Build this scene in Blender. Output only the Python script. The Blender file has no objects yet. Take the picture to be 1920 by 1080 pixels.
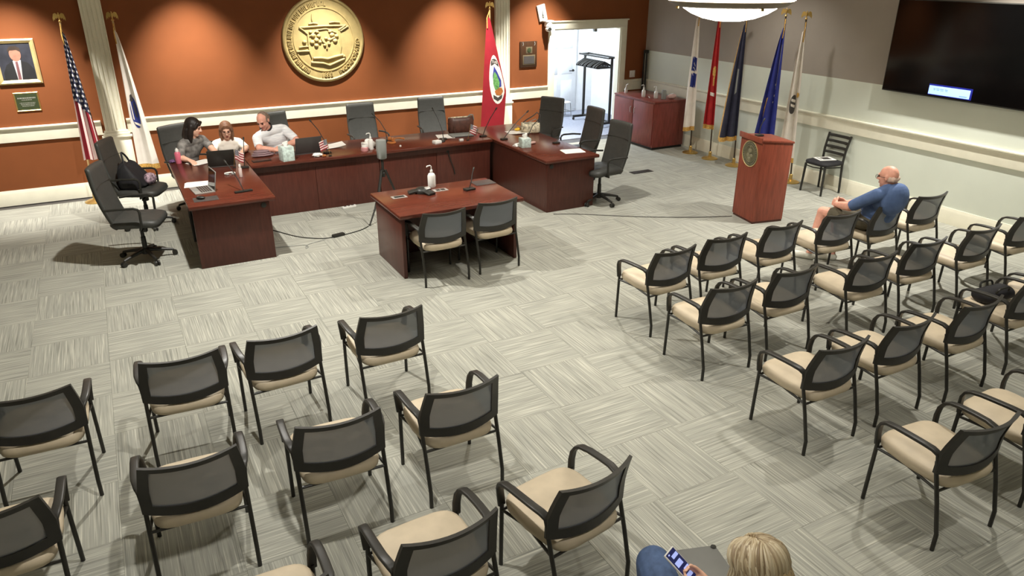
import bpy, bmesh, math, random
import numpy as np
from mathutils import Vector, Matrix
from bpy_extras.object_utils import world_to_camera_view
random.seed(7)
SC = bpy.context.scene
COL = SC.collection
PI = math.pi
R = math.radians

# ------------------------------------------------------------------ camera
cam_d = bpy.data.cameras.new('camera')
cam_d.sensor_width = 36.0
cam_d.lens = 1382.4 / 1920 * 36.0
cam_d.clip_start = 0.05
cam = bpy.data.objects.new('camera', cam_d)
COL.objects.link(cam)
CAMP = Vector((-9.482, -12.144, 3.1))
_pt, _yw, _rl = R(23.4945), R(28.2022), R(0.1554)
_f = Vector((math.sin(_yw) * math.cos(_pt), math.cos(_yw) * math.cos(_pt), -math.sin(_pt)))
_r0 = Vector((math.cos(_yw), -math.sin(_yw), 0))
_u0 = _r0.cross(_f)
_r = math.cos(_rl) * _r0 + math.sin(_rl) * _u0
_u = -math.sin(_rl) * _r0 + math.cos(_rl) * _u0
cam.matrix_world = Matrix(((_r.x, _u.x, -_f.x, CAMP.x), (_r.y, _u.y, -_f.y, CAMP.y), (_r.z, _u.z, -_f.z, CAMP.z), (0, 0, 0, 1)))
SC.camera = cam

# ------------------------------------------------------------------ world, lights, exposure
w = bpy.data.worlds.new('world')
SC.world = w
w.use_nodes = True
w.node_tree.nodes['Background'].inputs[0].default_value = (1.0, 0.95, 0.86, 1)
w.node_tree.nodes['Background'].inputs[1].default_value = 0.15
vs = SC.view_settings
vs.view_transform = 'Standard'
vs.look = 'None'
vs.gamma = 1.0
vs.use_curve_mapping = False
vs.exposure = 0.35
WARM = (1.0, 0.968, 0.895)

def spot(loc, target, power, cone, blend=0.5, radius=0.05, color=WARM):
    d = bpy.data.lights.new('downlight_or_fill', 'SPOT')
    d.energy = power
    d.spot_size = R(cone)
    d.spot_blend = blend
    d.shadow_soft_size = radius
    d.color = color
    o = bpy.data.objects.new('downlight_or_fill', d)
    o.location = loc
    o.rotation_euler = (Vector(target) - Vector(loc)).to_track_quat('-Z', 'Y').to_euler()
    COL.objects.link(o)
    return o

CEIL = 3.7
for x, y, p in ((-8.6, -4.4, 500), (-4.4, -4.2, 285), (-8.7, -8.7, 190), (-4.0, -8.8, 165), (-6.4, -6.2, 135), (-8.3, -10.9, 70), (-4.9, -10.9, 85)):
    spot((x, y, CEIL - 0.03), (x, y, 0), p, 132 if y > -5 else 104, 0.55, 0.05)
spot((-0.75, -6.9, CEIL - 0.03), (-0.95, -6.9, 0), 560, 96, 0.7, 0.05)
spot((-1.1, -3.6, CEIL - 0.03), (-1.1, -3.6, 0), 110, 110, 0.8, 0.06)  # added fill spot, put in only to brighten the right wall
for x, p in ((-10.5, 760), (-8.3, 820), (-6.35, 780), (-4.15, 860), (-2.45, 760)):
    spot((x, -1.0, CEIL - 0.05), (x, -0.22, 0.9), p, 62, 0.95, 0.04)
spot((-1.35, 1.9, 2.66), (-1.35, 1.75, 0), 300, 165, 0.3, 0.2, (0.80, 0.90, 1.0))
# ceiling bounce fill comes from the pendant bowls (built below) and the walls

# ------------------------------------------------------------------ materials
def s2l(c):
    c = c / 255.0
    return c / 12.92 if c <= 0.04045 else ((c + 0.055) / 1.055) ** 2.4

def rgb(r, g, b):
    return (s2l(r), s2l(g), s2l(b), 1.0)

MATS = {}

def mat(name, color, rough=0.6, metal=0.0, vary=0.08, scale=8.0, spec=0.4, emit=None, estr=0.0, alpha=None, bump=0.0, trans=0.0, stretch=None, sheen=0.0):
    if name in MATS:
        return MATS[name]
    m = bpy.data.materials.new(name)
    m.use_nodes = True
    nt = m.node_tree
    N, L = nt.nodes, nt.links
    b = N['Principled BSDF']
    b.inputs['Roughness'].default_value = rough
    b.inputs['Metallic'].default_value = metal
    b.inputs['Specular IOR Level'].default_value = spec
    tc = N.new('ShaderNodeTexCoord')
    mp = N.new('ShaderNodeMapping')
    if stretch:
        mp.inputs['Scale'].default_value = stretch
    L.new(tc.outputs['Object'], mp.inputs[0])
    nz = N.new('ShaderNodeTexNoise')
    nz.inputs['Scale'].default_value = scale
    nz.inputs['Detail'].default_value = 4
    L.new(mp.outputs[0], nz.inputs['Vector'])
    cr = N.new('ShaderNodeValToRGB')
    lo = [max(0, c * (1 - vary * 1.6)) for c in color[:3]] + [1]
    hi = [min(1, c * (1 + vary * 1.6)) for c in color[:3]] + [1]
    cr.color_ramp.elements[0].color = lo
    cr.color_ramp.elements[0].position = 0.3
    cr.color_ramp.elements[1].color = hi
    cr.color_ramp.elements[1].position = 0.7
    L.new(nz.outputs['Fac'], cr.inputs[0])
    L.new(cr.outputs[0], b.inputs['Base Color'])
    if bump:
        bp = N.new('ShaderNodeBump')
        bp.inputs['Strength'].default_value = bump
        bp.inputs['Distance'].default_value = 0.004
        L.new(nz.outputs['Fac'], bp.inputs['Height'])
        L.new(bp.outputs[0], b.inputs['Normal'])
    if emit:
        b.inputs['Emission Color'].default_value = emit
        b.inputs['Emission Strength'].default_value = estr
    if trans:
        b.inputs['Transmission Weight'].default_value = trans
    if alpha is not None:
        b.inputs['Alpha'].default_value = alpha
    if sheen:
        b.inputs['Sheen Weight'].default_value = sheen
    MATS[name] = m
    return m

M = {}
M['orange'] = mat('orange_wall_paint', rgb(129, 71, 33), 0.75, vary=0.03, scale=3)
M['white'] = mat('cream_trim_paint', rgb(236, 232, 212), 0.45, vary=0.02)
M['wall_low'] = mat('pale_sage_paint', rgb(216, 221, 208), 0.7, vary=0.02, scale=2)
M['wall_up'] = mat('taupe_paint', rgb(158, 149, 139), 0.75, vary=0.03, scale=2)
M['ceil'] = mat('ceiling_white', rgb(235, 232, 222), 0.8, vary=0.02)
M['hall'] = mat('hall_white', rgb(236, 238, 238), 0.6, vary=0.02)
M['wood'] = mat('mahogany_top', rgb(92, 44, 32), 0.25, vary=0.14, scale=5, stretch=(1.2, 9, 9), spec=0.5)
M['wood_side'] = mat('mahogany_side', rgb(84, 44, 35), 0.34, vary=0.10, scale=5, stretch=(8, 8, 1.1), spec=0.4)
M['lectern'] = mat('cherry_veneer', rgb(134, 66, 48), 0.4, vary=0.14, scale=5, stretch=(9, 9, 0.9))
M['cabinet'] = mat('cabinet_veneer', rgb(122, 58, 50), 0.32, vary=0.15, scale=5, stretch=(8, 8, 1))
M['black'] = mat('black_plastic', rgb(42, 41, 37), 0.45, vary=0.08)
M['frame'] = mat('charcoal_chair_frame', rgb(52, 50, 46), 0.42, vary=0.06)
M['steel'] = mat('black_steel_tube', rgb(40, 38, 33), 0.4, vary=0.06, spec=0.5)
M['tan'] = mat('tan_seat_vinyl', rgb(206, 190, 164), 0.55, vary=0.04, scale=10)
M['exec'] = mat('charcoal_leather', rgb(62, 62, 59), 0.5, vary=0.06, scale=30, bump=0.1)
M['gold'] = mat('gold_relief', rgb(168, 148, 98), 0.55, metal=0.0, vary=0.08)
M['brass'] = mat('polished_brass', rgb(205, 170, 100), 0.3, metal=0.8, vary=0.05)
M['pole'] = mat('dark_flag_pole', rgb(64, 50, 36), 0.4, vary=0.15)
M['lpole'] = mat('light_wood_pole', rgb(190, 160, 110), 0.4, vary=0.1)
M['fringe'] = mat('gold_fringe', rgb(205, 160, 84), 0.7, vary=0.25, scale=60)
M['paper'] = mat('white_paper', rgb(244, 242, 236), 0.7, vary=0.01)
M['plastic_w'] = mat('white_plastic', rgb(232, 230, 224), 0.35, vary=0.02)
M['grey'] = mat('grey_plastic', rgb(140, 142, 138), 0.45, vary=0.04)
M['dgrey'] = mat('dark_grey_plastic', rgb(72, 68, 66), 0.4, vary=0.05)
M['silver'] = mat('brushed_silver', rgb(190, 188, 182), 0.35, metal=0.5, vary=0.05)
M['screen'] = mat('black_glass_screen', rgb(6, 6, 6), 0.10, vary=0.05, spec=0.3)
M['skin'] = mat('skin_light', rgb(236, 186, 160), 0.55, vary=0.05, scale=14)
M['skin_pink'] = mat('skin_ruddy', rgb(228, 166, 144), 0.5, vary=0.08, scale=14)
M['hair_dark'] = mat('dark_brown_hair', rgb(36, 28, 24), 0.5, vary=0.3, scale=9, stretch=(14, 14, 1.2), bump=0.4)
M['hair_red'] = mat('auburn_hair', rgb(128, 92, 68), 0.55, vary=0.3, scale=9, stretch=(14, 14, 1.2), bump=0.4)
M['hair_blond'] = mat('ash_blond_hair', rgb(178, 154, 116), 0.5, vary=0.42, scale=10, stretch=(16, 16, 0.8), bump=0.6)
M['hair_grey'] = mat('short_grey_hair', rgb(132, 112, 98), 0.7, vary=0.2, scale=40)
M['hair_white'] = mat('thin_white_hair', rgb(204, 176, 160), 0.7, vary=0.1, scale=40)
M['eye'] = mat('dark_eye', rgb(36, 28, 24), 0.3, vary=0.02)
M['lip'] = mat('lip_rose', rgb(176, 96, 86), 0.5, vary=0.04)
M['jeans'] = mat('blue_denim', rgb(78, 98, 134), 0.8, vary=0.16, scale=22, bump=0.15)
M['navy_shirt'] = mat('blue_polo_knit', rgb(84, 106, 148), 0.8, vary=0.08, scale=14)
M['grey_top'] = mat('grey_floral_knit', rgb(122, 118, 114), 0.8, vary=0.34, scale=16)
M['cream_top'] = mat('white_cotton_top', rgb(240, 232, 220), 0.8, vary=0.03)
M['shorts'] = mat('khaki_shorts', rgb(92, 86, 70), 0.8, vary=0.08)
M['dark_pants'] = mat('dark_trousers', rgb(52, 50, 54), 0.8, vary=0.08)
M['shoe'] = mat('white_sneaker', rgb(214, 212, 200), 0.6, vary=0.05)
M['teal'] = mat('teal_print', rgb(200, 216, 210), 0.5, vary=0.2, scale=30)
M['pink'] = mat('pink_bottle', rgb(214, 110, 130), 0.4, vary=0.05)
M['purple'] = mat('purple_fabric', rgb(110, 80, 120), 0.7, vary=0.1)
M['brown'] = mat('brown_leather', rgb(84, 52, 42), 0.45, vary=0.2, scale=20, bump=0.2)
M['cream_bag'] = mat('cream_patterned_canvas', rgb(206, 194, 168), 0.7, vary=0.4, scale=26)
M['gavel'] = mat('walnut_gavel', rgb(178, 110, 60), 0.35, vary=0.15)
M['yellow'] = mat('yellow_plastic', rgb(240, 196, 60), 0.5, vary=0.04)
M['blue'] = mat('flag_blue', rgb(44, 56, 130), 0.7, vary=0.08)
M['red'] = mat('flag_red', rgb(146, 22, 36), 0.7, vary=0.06)
M['deepred'] = mat('flag_deep_red', rgb(168, 32, 34), 0.7, vary=0.08)
M['navy'] = mat('flag_navy', rgb(50, 50, 68), 0.7, vary=0.1)
M['royal'] = mat('flag_royal_blue', rgb(50, 58, 140), 0.7, vary=0.1)
M['fwhite'] = mat('flag_white', rgb(232, 224, 214), 0.75, vary=0.04)
M['green'] = mat('emblem_green', rgb(96, 150, 84), 0.7, vary=0.4, scale=24)
M['black_fab'] = mat('black_bag_fabric', rgb(34, 33, 36), 0.7, vary=0.15, scale=20, bump=0.2)
M['floral'] = mat('mixed_floral_fabric', rgb(150, 128, 138), 0.8, vary=0.7, scale=34)
M['plaque_green'] = mat('dark_green_plaque', rgb(58, 66, 44), 0.35, vary=0.1)
M['frame_gold'] = mat('champagne_gold_frame', rgb(198, 176, 124), 0.4, metal=0.3, vary=0.08)
M['bulb'] = mat('frosted_glass_glow', rgb(255, 250, 240), 0.5, vary=0.0, emit=(1.0, 0.93, 0.82, 1), estr=9.0)
M['bronze'] = mat('olive_bronze_ring', rgb(110, 98, 76), 0.45, metal=0.3, vary=0.05)
M['lcd'] = mat('lit_blue_dialog', rgb(150, 180, 255), 0.5, vary=0.0, emit=rgb(140, 172, 250), estr=0.95)
M['lcd_dark'] = mat('lit_dark_blue', rgb(20, 30, 120), 0.5, vary=0.0, emit=rgb(10, 14, 96), estr=0.6)
M['lcd_text'] = mat('dialog_text', rgb(90, 120, 210), 0.5, vary=0.0, emit=rgb(104, 138, 232), estr=0.85)
M['phone_ui'] = mat('phone_ui_light', rgb(150, 160, 210), 0.4, vary=0.0, emit=rgb(150, 165, 225), estr=0.6)
M['phone_bg'] = mat('phone_ui_dark', rgb(20, 24, 54), 0.2, vary=0.0, emit=rgb(28, 34, 84), estr=0.5)
M['pt_bg'] = mat('portrait_backdrop', rgb(44, 45, 54), 0.6, vary=0.3, scale=5)
M['pt_suit'] = mat('portrait_suit', rgb(34, 34, 36), 0.6, vary=0.1)
M['pt_hair'] = mat('portrait_hair', rgb(60, 48, 40), 0.6, vary=0.2)
M['pt_tie'] = mat('portrait_tie', rgb(112, 72, 74), 0.6, vary=0.1)
M['sage_foot'] = mat('grey_folder_vinyl', rgb(120, 120, 116), 0.5, vary=0.03)

# chair-back mesh: fine dark net with light passing between the threads
def mesh_net():
    m = bpy.data.materials.new('dark_grey_net')
    m.use_nodes = True
    N, L = m.node_tree.nodes, m.node_tree.links
    b = N['Principled BSDF']
    b.inputs['Base Color'].default_value = rgb(124, 129, 138)
    b.inputs['Roughness'].default_value = 0.6
    tr = N.new('ShaderNodeBsdfTransparent')
    mx = N.new('ShaderNodeMixShader')
    nz = N.new('ShaderNodeTexNoise')
    nz.inputs['Scale'].default_value = 3.0
    mr = N.new('ShaderNodeMapRange')
    mr.inputs[3].default_value = 0.90
    mr.inputs[4].default_value = 0.96
    L.new(nz.outputs['Fac'], mr.inputs[0])
    L.new(mr.outputs[0], mx.inputs[0])
    L.new(tr.outputs[0], mx.inputs[1])
    L.new(b.outputs[0], mx.inputs[2])
    L.new(mx.outputs[0], N['Material Output'].inputs[0])
    return m
M['net'] = mesh_net()

def carpet_mat():
    m = bpy.data.materials.new('streaked_grey_carpet')
    m.use_nodes = True
    N, L = m.node_tree.nodes, m.node_tree.links
    b = N['Principled BSDF']
    b.inputs['Roughness'].default_value = 0.95
    b.inputs['Specular IOR Level'].default_value = 0.1
    tc = N.new('ShaderNodeTexCoord')
    oi = N.new('ShaderNodeObjectInfo')
    at = N.new('ShaderNodeAttribute')
    at.attribute_name = 'tile_seed'
    sm = N.new('ShaderNodeMath'); sm.operation = 'ADD'
    L.new(oi.outputs['Random'], sm.inputs[0]); L.new(at.outputs['Fac'], sm.inputs[1])
    ml = N.new('ShaderNodeMath'); ml.operation = 'MULTIPLY'; ml.inputs[1].default_value = 91.7
    L.new(sm.outputs[0], ml.inputs[0])
    uv = N.new('ShaderNodeUVMap'); uv.uv_map = 'streak'
    def layer(sx, sy, lo, hi, off):
        mp = N.new('ShaderNodeMapping')
        mp.inputs['Scale'].default_value = (sx, sy, 1)
        mp.inputs['Location'].default_value = (off, off * 1.7, 0)
        ad = N.new('ShaderNodeVectorMath'); ad.operation = 'ADD'
        cb = N.new('ShaderNodeCombineXYZ')
        L.new(ml.outputs[0], cb.inputs[0]); L.new(ml.outputs[0], cb.inputs[1])
        L.new(uv.outputs[0], mp.inputs[0])
        L.new(mp.outputs[0], ad.inputs[0]); L.new(cb.outputs[0], ad.inputs[1])
        nz = N.new('ShaderNodeTexNoise'); nz.noise_dimensions = '2D'
        nz.inputs['Scale'].default_value = 1.0; nz.inputs['Detail'].default_value = 2.0; nz.inputs['Roughness'].default_value = 0.55
        L.new(ad.outputs[0], nz.inputs['Vector'])
        r = N.new('ShaderNodeMapRange'); r.inputs[1].default_value = lo; r.inputs[2].default_value = hi
        L.new(nz.outputs['Fac'], r.inputs[0])
        return r.outputs[0]
    a = layer(0.7, 30.0, 0.30, 0.72, 3.1)      # wide soft streaks
    c = layer(1.1, 70.0, 0.53, 0.78, 9.7)      # fine light lines
    d = layer(1.0, 56.0, 0.55, 0.80, 17.3)     # fine dark lines
    mx = N.new('ShaderNodeMix'); mx.data_type = 'RGBA'
    mx.inputs[6].default_value = rgb(150, 150, 141); mx.inputs[7].default_value = rgb(167, 166, 155)
    L.new(a, mx.inputs[0])
    m2 = N.new('ShaderNodeMix'); m2.data_type = 'RGBA'
    m2.inputs[7].default_value = rgb(200, 198, 184)
    L.new(c, m2.inputs[0]); L.new(mx.outputs[2], m2.inputs[6])
    m3 = N.new('ShaderNodeMix'); m3.data_type = 'RGBA'
    m3.inputs[7].default_value = rgb(120, 120, 112)
    L.new(d, m3.inputs[0]); L.new(m2.outputs[2], m3.inputs[6])
    L.new(m3.outputs[2], b.inputs['Base Color'])
    return m
M['carpet'] = carpet_mat()

def us_flag_mat():
    m = bpy.data.materials.new('stars_and_stripes_cloth')
    m.use_nodes = True
    N, L = m.node_tree.nodes, m.node_tree.links
    b = N['Principled BSDF']; b.inputs['Roughness'].default_value = 0.75
    uv = N.new('ShaderNodeUVMap'); uv.uv_map = 'cloth'
    sp = N.new('ShaderNodeSeparateXYZ'); L.new(uv.outputs[0], sp.inputs[0])
    def math_(op, a, bb=None):
        n = N.new('ShaderNodeMath'); n.operation = op
        for i, v in enumerate((a, bb)):
            if v is None: continue
            if isinstance(v, (int, float)): n.inputs[i].default_value = v
            else: L.new(v, n.inputs[i])
        return n.outputs[0]
    u, v = sp.outputs[0], sp.outputs[1]
    st = math_('GREATER_THAN', math_('FRACT', math_('MULTIPLY', u, 4.0)), 0.5)
    mx = N.new('ShaderNodeMix'); mx.data_type = 'RGBA'
    mx.inputs[6].default_value = rgb(232, 214, 208); mx.inputs[7].default_value = rgb(146, 28, 44)
    L.new(st, mx.inputs[0])
    vv = math_('MULTIPLY', v, 26.0)
    uu = math_('ADD', math_('MULTIPLY', u, 5.0), math_('MULTIPLY', math_('FLOOR', vv), 0.5))
    du = math_('SUBTRACT', math_('FRACT', uu), 0.5)
    dv = math_('SUBTRACT', math_('FRACT', vv), 0.5)
    r2 = math_('ADD', math_('MULTIPLY', du, du), math_('MULTIPLY', dv, dv))
    star = math_('LESS_THAN', r2, 0.075)
    m2 = N.new('ShaderNodeMix'); m2.data_type = 'RGBA'
    m2.inputs[6].default_value = rgb(40, 42, 66); m2.inputs[7].default_value = rgb(226, 222, 220)
    L.new(star, m2.inputs[0])
    can = math_('LESS_THAN', math_('SUBTRACT', v, math_('MULTIPLY', u, 0.16)), 0.50)
    m3 = N.new('ShaderNodeMix'); m3.data_type = 'RGBA'
    L.new(can, m3.inputs[0]); L.new(mx.outputs[2], m3.inputs[6]); L.new(m2.outputs[2], m3.inputs[7])
    L.new(m3.outputs[2], b.inputs['Base Color'])
    return m
M['us'] = us_flag_mat()

# ------------------------------------------------------------------ mesh helpers
class MB:
    def __init__(s):
        s.v = []; s.f = []; s.mi = []; s.m = 0
    def add(s, vs_, fs):
        o = len(s.v)
        s.v += [tuple(x) for x in vs_]
        for q in fs:
            s.f.append(tuple(i + o for i in q)); s.mi.append(s.m)
        return s
    def box(s, c, d, rz=0, rot=None):
        x, y, z = d[0] / 2, d[1] / 2, d[2] / 2
        vs_ = [Vector(p) for p in ((-x, -y, -z), (x, -y, -z), (x, y, -z), (-x, y, -z), (-x, -y, z), (x, -y, z), (x, y, z), (-x, y, z))]
        mt = rot if rot is not None else Matrix.Rotation(rz, 3, 'Z')
        vs_ = [mt @ p + Vector(c) for p in vs_]
        return s.add(vs_, [(0, 3, 2, 1), (4, 5, 6, 7), (0, 1, 5, 4), (1, 2, 6, 5), (2, 3, 7, 6), (3, 0, 4, 7)])
    def span(s, a, b):
        return s.box([(a[i] + b[i]) / 2 for i in range(3)], [abs(b[i] - a[i]) for i in range(3)])
    def loft(s, rings, cap=True, close=True):
        n = len(rings[0]); vs_ = [p for r in rings for p in r]; fs = []
        for i in range(len(rings) - 1):
            for j in range(n if close else n - 1):
                k = (j + 1) % n
                fs.append((i * n + j, i * n + k, (i + 1) * n + k, (i + 1) * n + j))
        if cap:
            fs.append(tuple(range(n - 1, -1, -1)))
            fs.append(tuple(range((len(rings) - 1) * n, len(rings) * n)))
        return s.add(vs_, fs)
    def tube(s, pts, r, n=8, flat=None, side=None):
        """round tube along pts; flat=(w,t) gives a rounded-rectangle strap with its width along `side`"""
        P = [Vector(p) for p in pts]
        rs = r if isinstance(r, (list, tuple)) else [r] * len(P)
        rings = []; up = None
        for i, p in enumerate(P):
            t = (P[min(i + 1, len(P) - 1)] - P[max(i - 1, 0)]).normalized()
            if side is not None:
                a = Vector(side); a = (a - t * a.dot(t)).normalized()
            else:
                if up is None:
                    up = Vector((0, 0, 1)) if abs(t.z) < 0.9 else Vector((1, 0, 0))
                a = (up - t * up.dot(t)).normalized(); up = a
            bb = t.cross(a)
            ring = []
            for j in range(n):
                th = 2 * PI * j / n + PI / n
                cx, sx = math.cos(th), math.sin(th)
                if flat:
                    cx = math.copysign(abs(cx) ** 0.45, cx) * flat[0] / 2; sx = math.copysign(abs(sx) ** 0.45, sx) * flat[1] / 2
                    ring.append(p + (a * cx + bb * sx) * (rs[i] if isinstance(r, (list, tuple)) else 1))
                else:
                    ring.append(p + (a * cx + bb * sx) * rs[i])
            rings.append(ring)
        return s.loft(rings)
    def lathe(s, prof, n=20, c=(0, 0, 0), rot=None):
        rings = []
        for r, z in prof:
            ring = [Vector((r * math.cos(2 * PI * j / n), r * math.sin(2 * PI * j / n), z)) for j in range(n)]
            if rot is not None: ring = [rot @ p for p in ring]
            rings.append([p + Vector(c) for p in ring])
        return s.loft(rings)
    def ell(s, c, rad, n=14, m=8, rot=None):
        rings = []
        for i in range(m + 1):
            ph = -PI / 2 + PI * i / m
            k = max(math.cos(ph), 0.02)
            ring = [Vector((rad[0] * k * math.cos(2 * PI * j / n), rad[1] * k * math.sin(2 * PI * j / n), rad[2] * math.sin(ph))) for j in range(n)]
            if rot is not None: ring = [rot @ p for p in ring]
            rings.append([p + Vector(c) for p in ring])
        return s.loft(rings)
    def prism(s, poly, fn, d0, d1):
        """poly [(a,b)] placed by fn(a,b,depth)"""
        return s.loft([[fn(a, b, d0) for a, b in poly], [fn(a, b, d1) for a, b in poly]])
    def build(s, name, m, parent=None, bevel=0.0, smooth=35, loc=None, rz=0, segs=2):
        me = bpy.data.meshes.new(name)
        me.from_pydata(s.v, [], s.f)
        ms = m if isinstance(m, (list, tuple)) else [m]
        for x in ms: me.materials.append(M[x] if isinstance(x, str) else x)
        if len(ms) > 1: me.polygons.foreach_set('material_index', s.mi)
        bm = bmesh.new(); bm.from_mesh(me)
        bmesh.ops.recalc_face_normals(bm, faces=bm.faces)
        if bevel:
            es = [e for e in bm.edges if len(e.link_faces) == 2 and e.calc_face_angle(0) > R(40)]
            bmesh.ops.bevel(bm, geom=es, offset=bevel, segments=segs, profile=0.5, affect='EDGES', clamp_overlap=True)
        bm.to_mesh(me); bm.free()
        me.shade_smooth(); me.set_sharp_from_angle(angle=R(smooth))
        o = bpy.data.objects.new(name, me)
        COL.objects.link(o)
        if parent is not None: o.parent = parent
        if loc is not None: o.location = loc
        o.rotation_euler = (0, 0, rz)
        return o

def B(): return MB()

def tag(o, label, cat, group=None):
    o['label'] = label; o['category'] = cat
    if group: o['group'] = group
    return o

def thing(name, label, cat, loc=(0, 0, 0), rz=0, group=None):
    o = bpy.data.objects.new(name, None)
    o.empty_display_size = 0.1
    COL.objects.link(o)
    o.location = loc; o.rotation_euler = (0, 0, rz)
    return tag(o, label, cat, group)

def struct(o):
    o['kind'] = 'structure'
    return o

def dup(root, loc, rz, label, group=None):
    r = root.copy(); COL.objects.link(r); r.location = loc; r.rotation_euler = (0, 0, rz)
    r['label'] = label
    if group: r['group'] = group
    for ch in list(root.children):
        c = ch.copy(); COL.objects.link(c); c.parent = r
        for g in list(ch.children):
            d = g.copy(); COL.objects.link(d); d.parent = c
    return r

def text_part(name, body, size, m, parent, fn, depth=0.002, align='CENTER'):
    """extruded lettering; every vertex is carried by fn(x, y, z)"""
    cu = bpy.data.curves.new('lettering', 'FONT')
    cu.body = body; cu.size = size; cu.extrude = depth; cu.align_x = align; cu.align_y = 'CENTER'; cu.resolution_u = 2
    o = bpy.data.objects.new('lettering', cu)
    COL.objects.link(o)
    dg = bpy.context.evaluated_depsgraph_get()
    me = bpy.data.meshes.new_from_object(o.evaluated_get(dg))
    bpy.data.objects.remove(o); bpy.data.curves.remove(cu)
    for v in me.vertices: v.co = fn(v.co.x, v.co.y, v.co.z)
    me.materials.clear(); me.materials.append(M[m])
    r = bpy.data.objects.new(name, me); COL.objects.link(r); r.parent = parent
    return r

# ------------------------------------------------------------------ room shell
XL, YF = -13.2, -13.4
fl = struct(B().span((XL, YF, -0.08), (0, 0.12, -0.012)).build('floor', 'dgrey'))
T = 0.605
def tile_mesh(name, seed, half):
    b_ = B()
    b_.loft([[(-half, -half, -0.012), (half, -half, -0.012), (half, half, -0.012), (-half, half, -0.012)],
             [(-half, -half, -0.0015), (half, -half, -0.0015), (half, half, -0.0015), (-half, half, -0.0015)],
             [(-half + 0.0008, -half + 0.0008, 0), (half - 0.0008, -half + 0.0008, 0), (half - 0.0008, half - 0.0008, 0), (-half + 0.0008, half - 0.0008, 0)]])
    return b_
def tile_finish(me, rot_list=None):
    uv = me.uv_layers.new(name='streak')
    return uv
tb = tile_mesh('carpet_tile', 0, T / 2 - 0.0002)
tile0 = tb.build('carpet_tile', 'carpet', fl, smooth=20)
me0 = tile0.data
uv0 = me0.uv_layers.new(name='streak')
for lp in me0.loops:
    co = me0.vertices[lp.vertex_index].co
    uv0.data[lp.index].uv = (co.x / T * 1.0, co.y / T)
bpy.context.view_layer.update()
slots = []
for i in range(-6, 17):
    for j in range(-8, 15):
        x = -9.9 + (i + 0.5) * T; y = -4.43 - (j + 0.5) * T
        if XL < x - 0.3 and x < 0.1 and YF < y - 0.3 and y < 0.1:
            p = world_to_camera_view(SC, cam, Vector((x, y, 0)))
            vis = p.z > 0 and -0.04 < p.x < 1.04 and -0.06 < p.y < 1.04
            slots.append(((x - CAMP.x) ** 2 + (y - CAMP.y) ** 2, i, j, x, y, vis))
slots.sort(key=lambda q_: (not q_[5], q_[0]))
rest = []
for n_, (_, i, j, x, y, vis) in enumerate(slots):
    along_y = (i + j) % 2 == 0
    if vis and n_ < 298 and x + T / 2 < 0 and y + T / 2 < 0:
        o = tile0 if n_ == 0 else tile0.copy()
        if n_: COL.objects.link(o); o.parent = fl
        o.location = (x, y, 0); o.rotation_euler = (0, 0, PI / 2 if along_y else 0)
    else:
        rest.append((x, y, along_y))
rb = B()
for x, y, a in rest:
    x0, x1, y0, y1 = x - T / 2 + 0.0006, min(x + T / 2 - 0.0006, -0.001), y - T / 2 + 0.0006, min(y + T / 2 - 0.0006, -0.001)
    rb.span((x0, y0, -0.012), (x1, y1, 0))
ro = rb.build('carpet_tile_field', 'carpet', fl, smooth=20)
ro['kind'] = 'stuff'
uvr = ro.data.uv_layers.new(name='streak')
ats = ro.data.attributes.new('tile_seed', 'FLOAT', 'FACE')
for p in ro.data.polygons:
    k = p.index // 6
    ats.data[p.index].value = (k * 0.6180339) % 1.0
    x, y, a = rest[k]
    for li in p.loop_indices:
        co = ro.data.vertices[ro.data.loops[li].vertex_index].co
        uvr.data[li].uv = ((co.y - y) / T, (co.x - x) / T) if a else ((co.x - x) / T, (co.y - y) / T)

DX0, DX1, DZ = -2.11, -0.62, 2.07     # doorway
wb = B()
wb.span((XL, 0, 0), (DX0, 0.12, CEIL)); wb.span((DX1, 0, 0), (0.0, 0.12, CEIL)); wb.span((DX0, 0, DZ), (DX1, 0.12, CEIL))
struct(wb.build('wall_back', 'orange'))
wr = B()
wr.span((0, YF, 0), (0.12, 0.12, 1.62)); wr.m = 1; wr.span((0, YF, 1.62), (0.12, 0.12, CEIL))
struct(wr.build('wall_right', ['wall_low', 'wall_up']))
struct(B().span((XL - 0.12, YF, 0), (XL, 0.12, CEIL)).build('wall_left', 'wall_low'))
struct(B().span((XL, YF - 0.12, 0), (0.12, YF, CEIL)).build('wall_front', 'wall_low'))
struct(B().span((XL, YF, CEIL), (0.12, 0.12, CEIL + 0.1)).build('ceiling', 'ceil'))

# baseboards and chair rails (moulded profiles)
def run_back(name, x0, x1, prof):
    return struct(B().loft([[(x0, -d, z) for d, z in prof], [(x1, -d, z) for d, z in prof]]).build(name, 'white', smooth=20))
def run_right(name, y0, y1, prof):
    return struct(B().loft([[(-d, y0, z) for d, z in prof], [(-d, y1, z) for d, z in prof]]).build(name, 'white', smooth=20))
BASE = [(0, 0), (0.022, 0), (0.022, 0.165), (0.016, 0.185), (0.010, 0.213), (0, 0.213)]
RAIL = [(0, 0.878), (0.02, 0.878), (0.022, 0.90), (0.022, 1.035), (0.03, 1.042), (0.034, 1.056), (0.044, 1.062), (0.044, 1.078), (0, 1.082)]
run_back('baseboard_back', XL, -9.72, BASE); run_back('baseboard_back_middle', -9.26, -3.40, BASE); run_back('baseboard_back_door', -3.0, DX0 - 0.13, BASE); run_back('baseboard_back_corner', DX1 + 0.13, -0.03, BASE)
run_right('baseboard_right', YF, -0.022, BASE)
run_back('trim_1', XL, -9.66, RAIL); run_back('trim_2', -9.33, -3.35, RAIL); run_back('trim_3', -3.04, DX0 - 0.13, RAIL); run_back('trim_4', DX1 + 0.13, -0.046, RAIL)
run_right('trim_5', YF, -0.044, RAIL)

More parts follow.
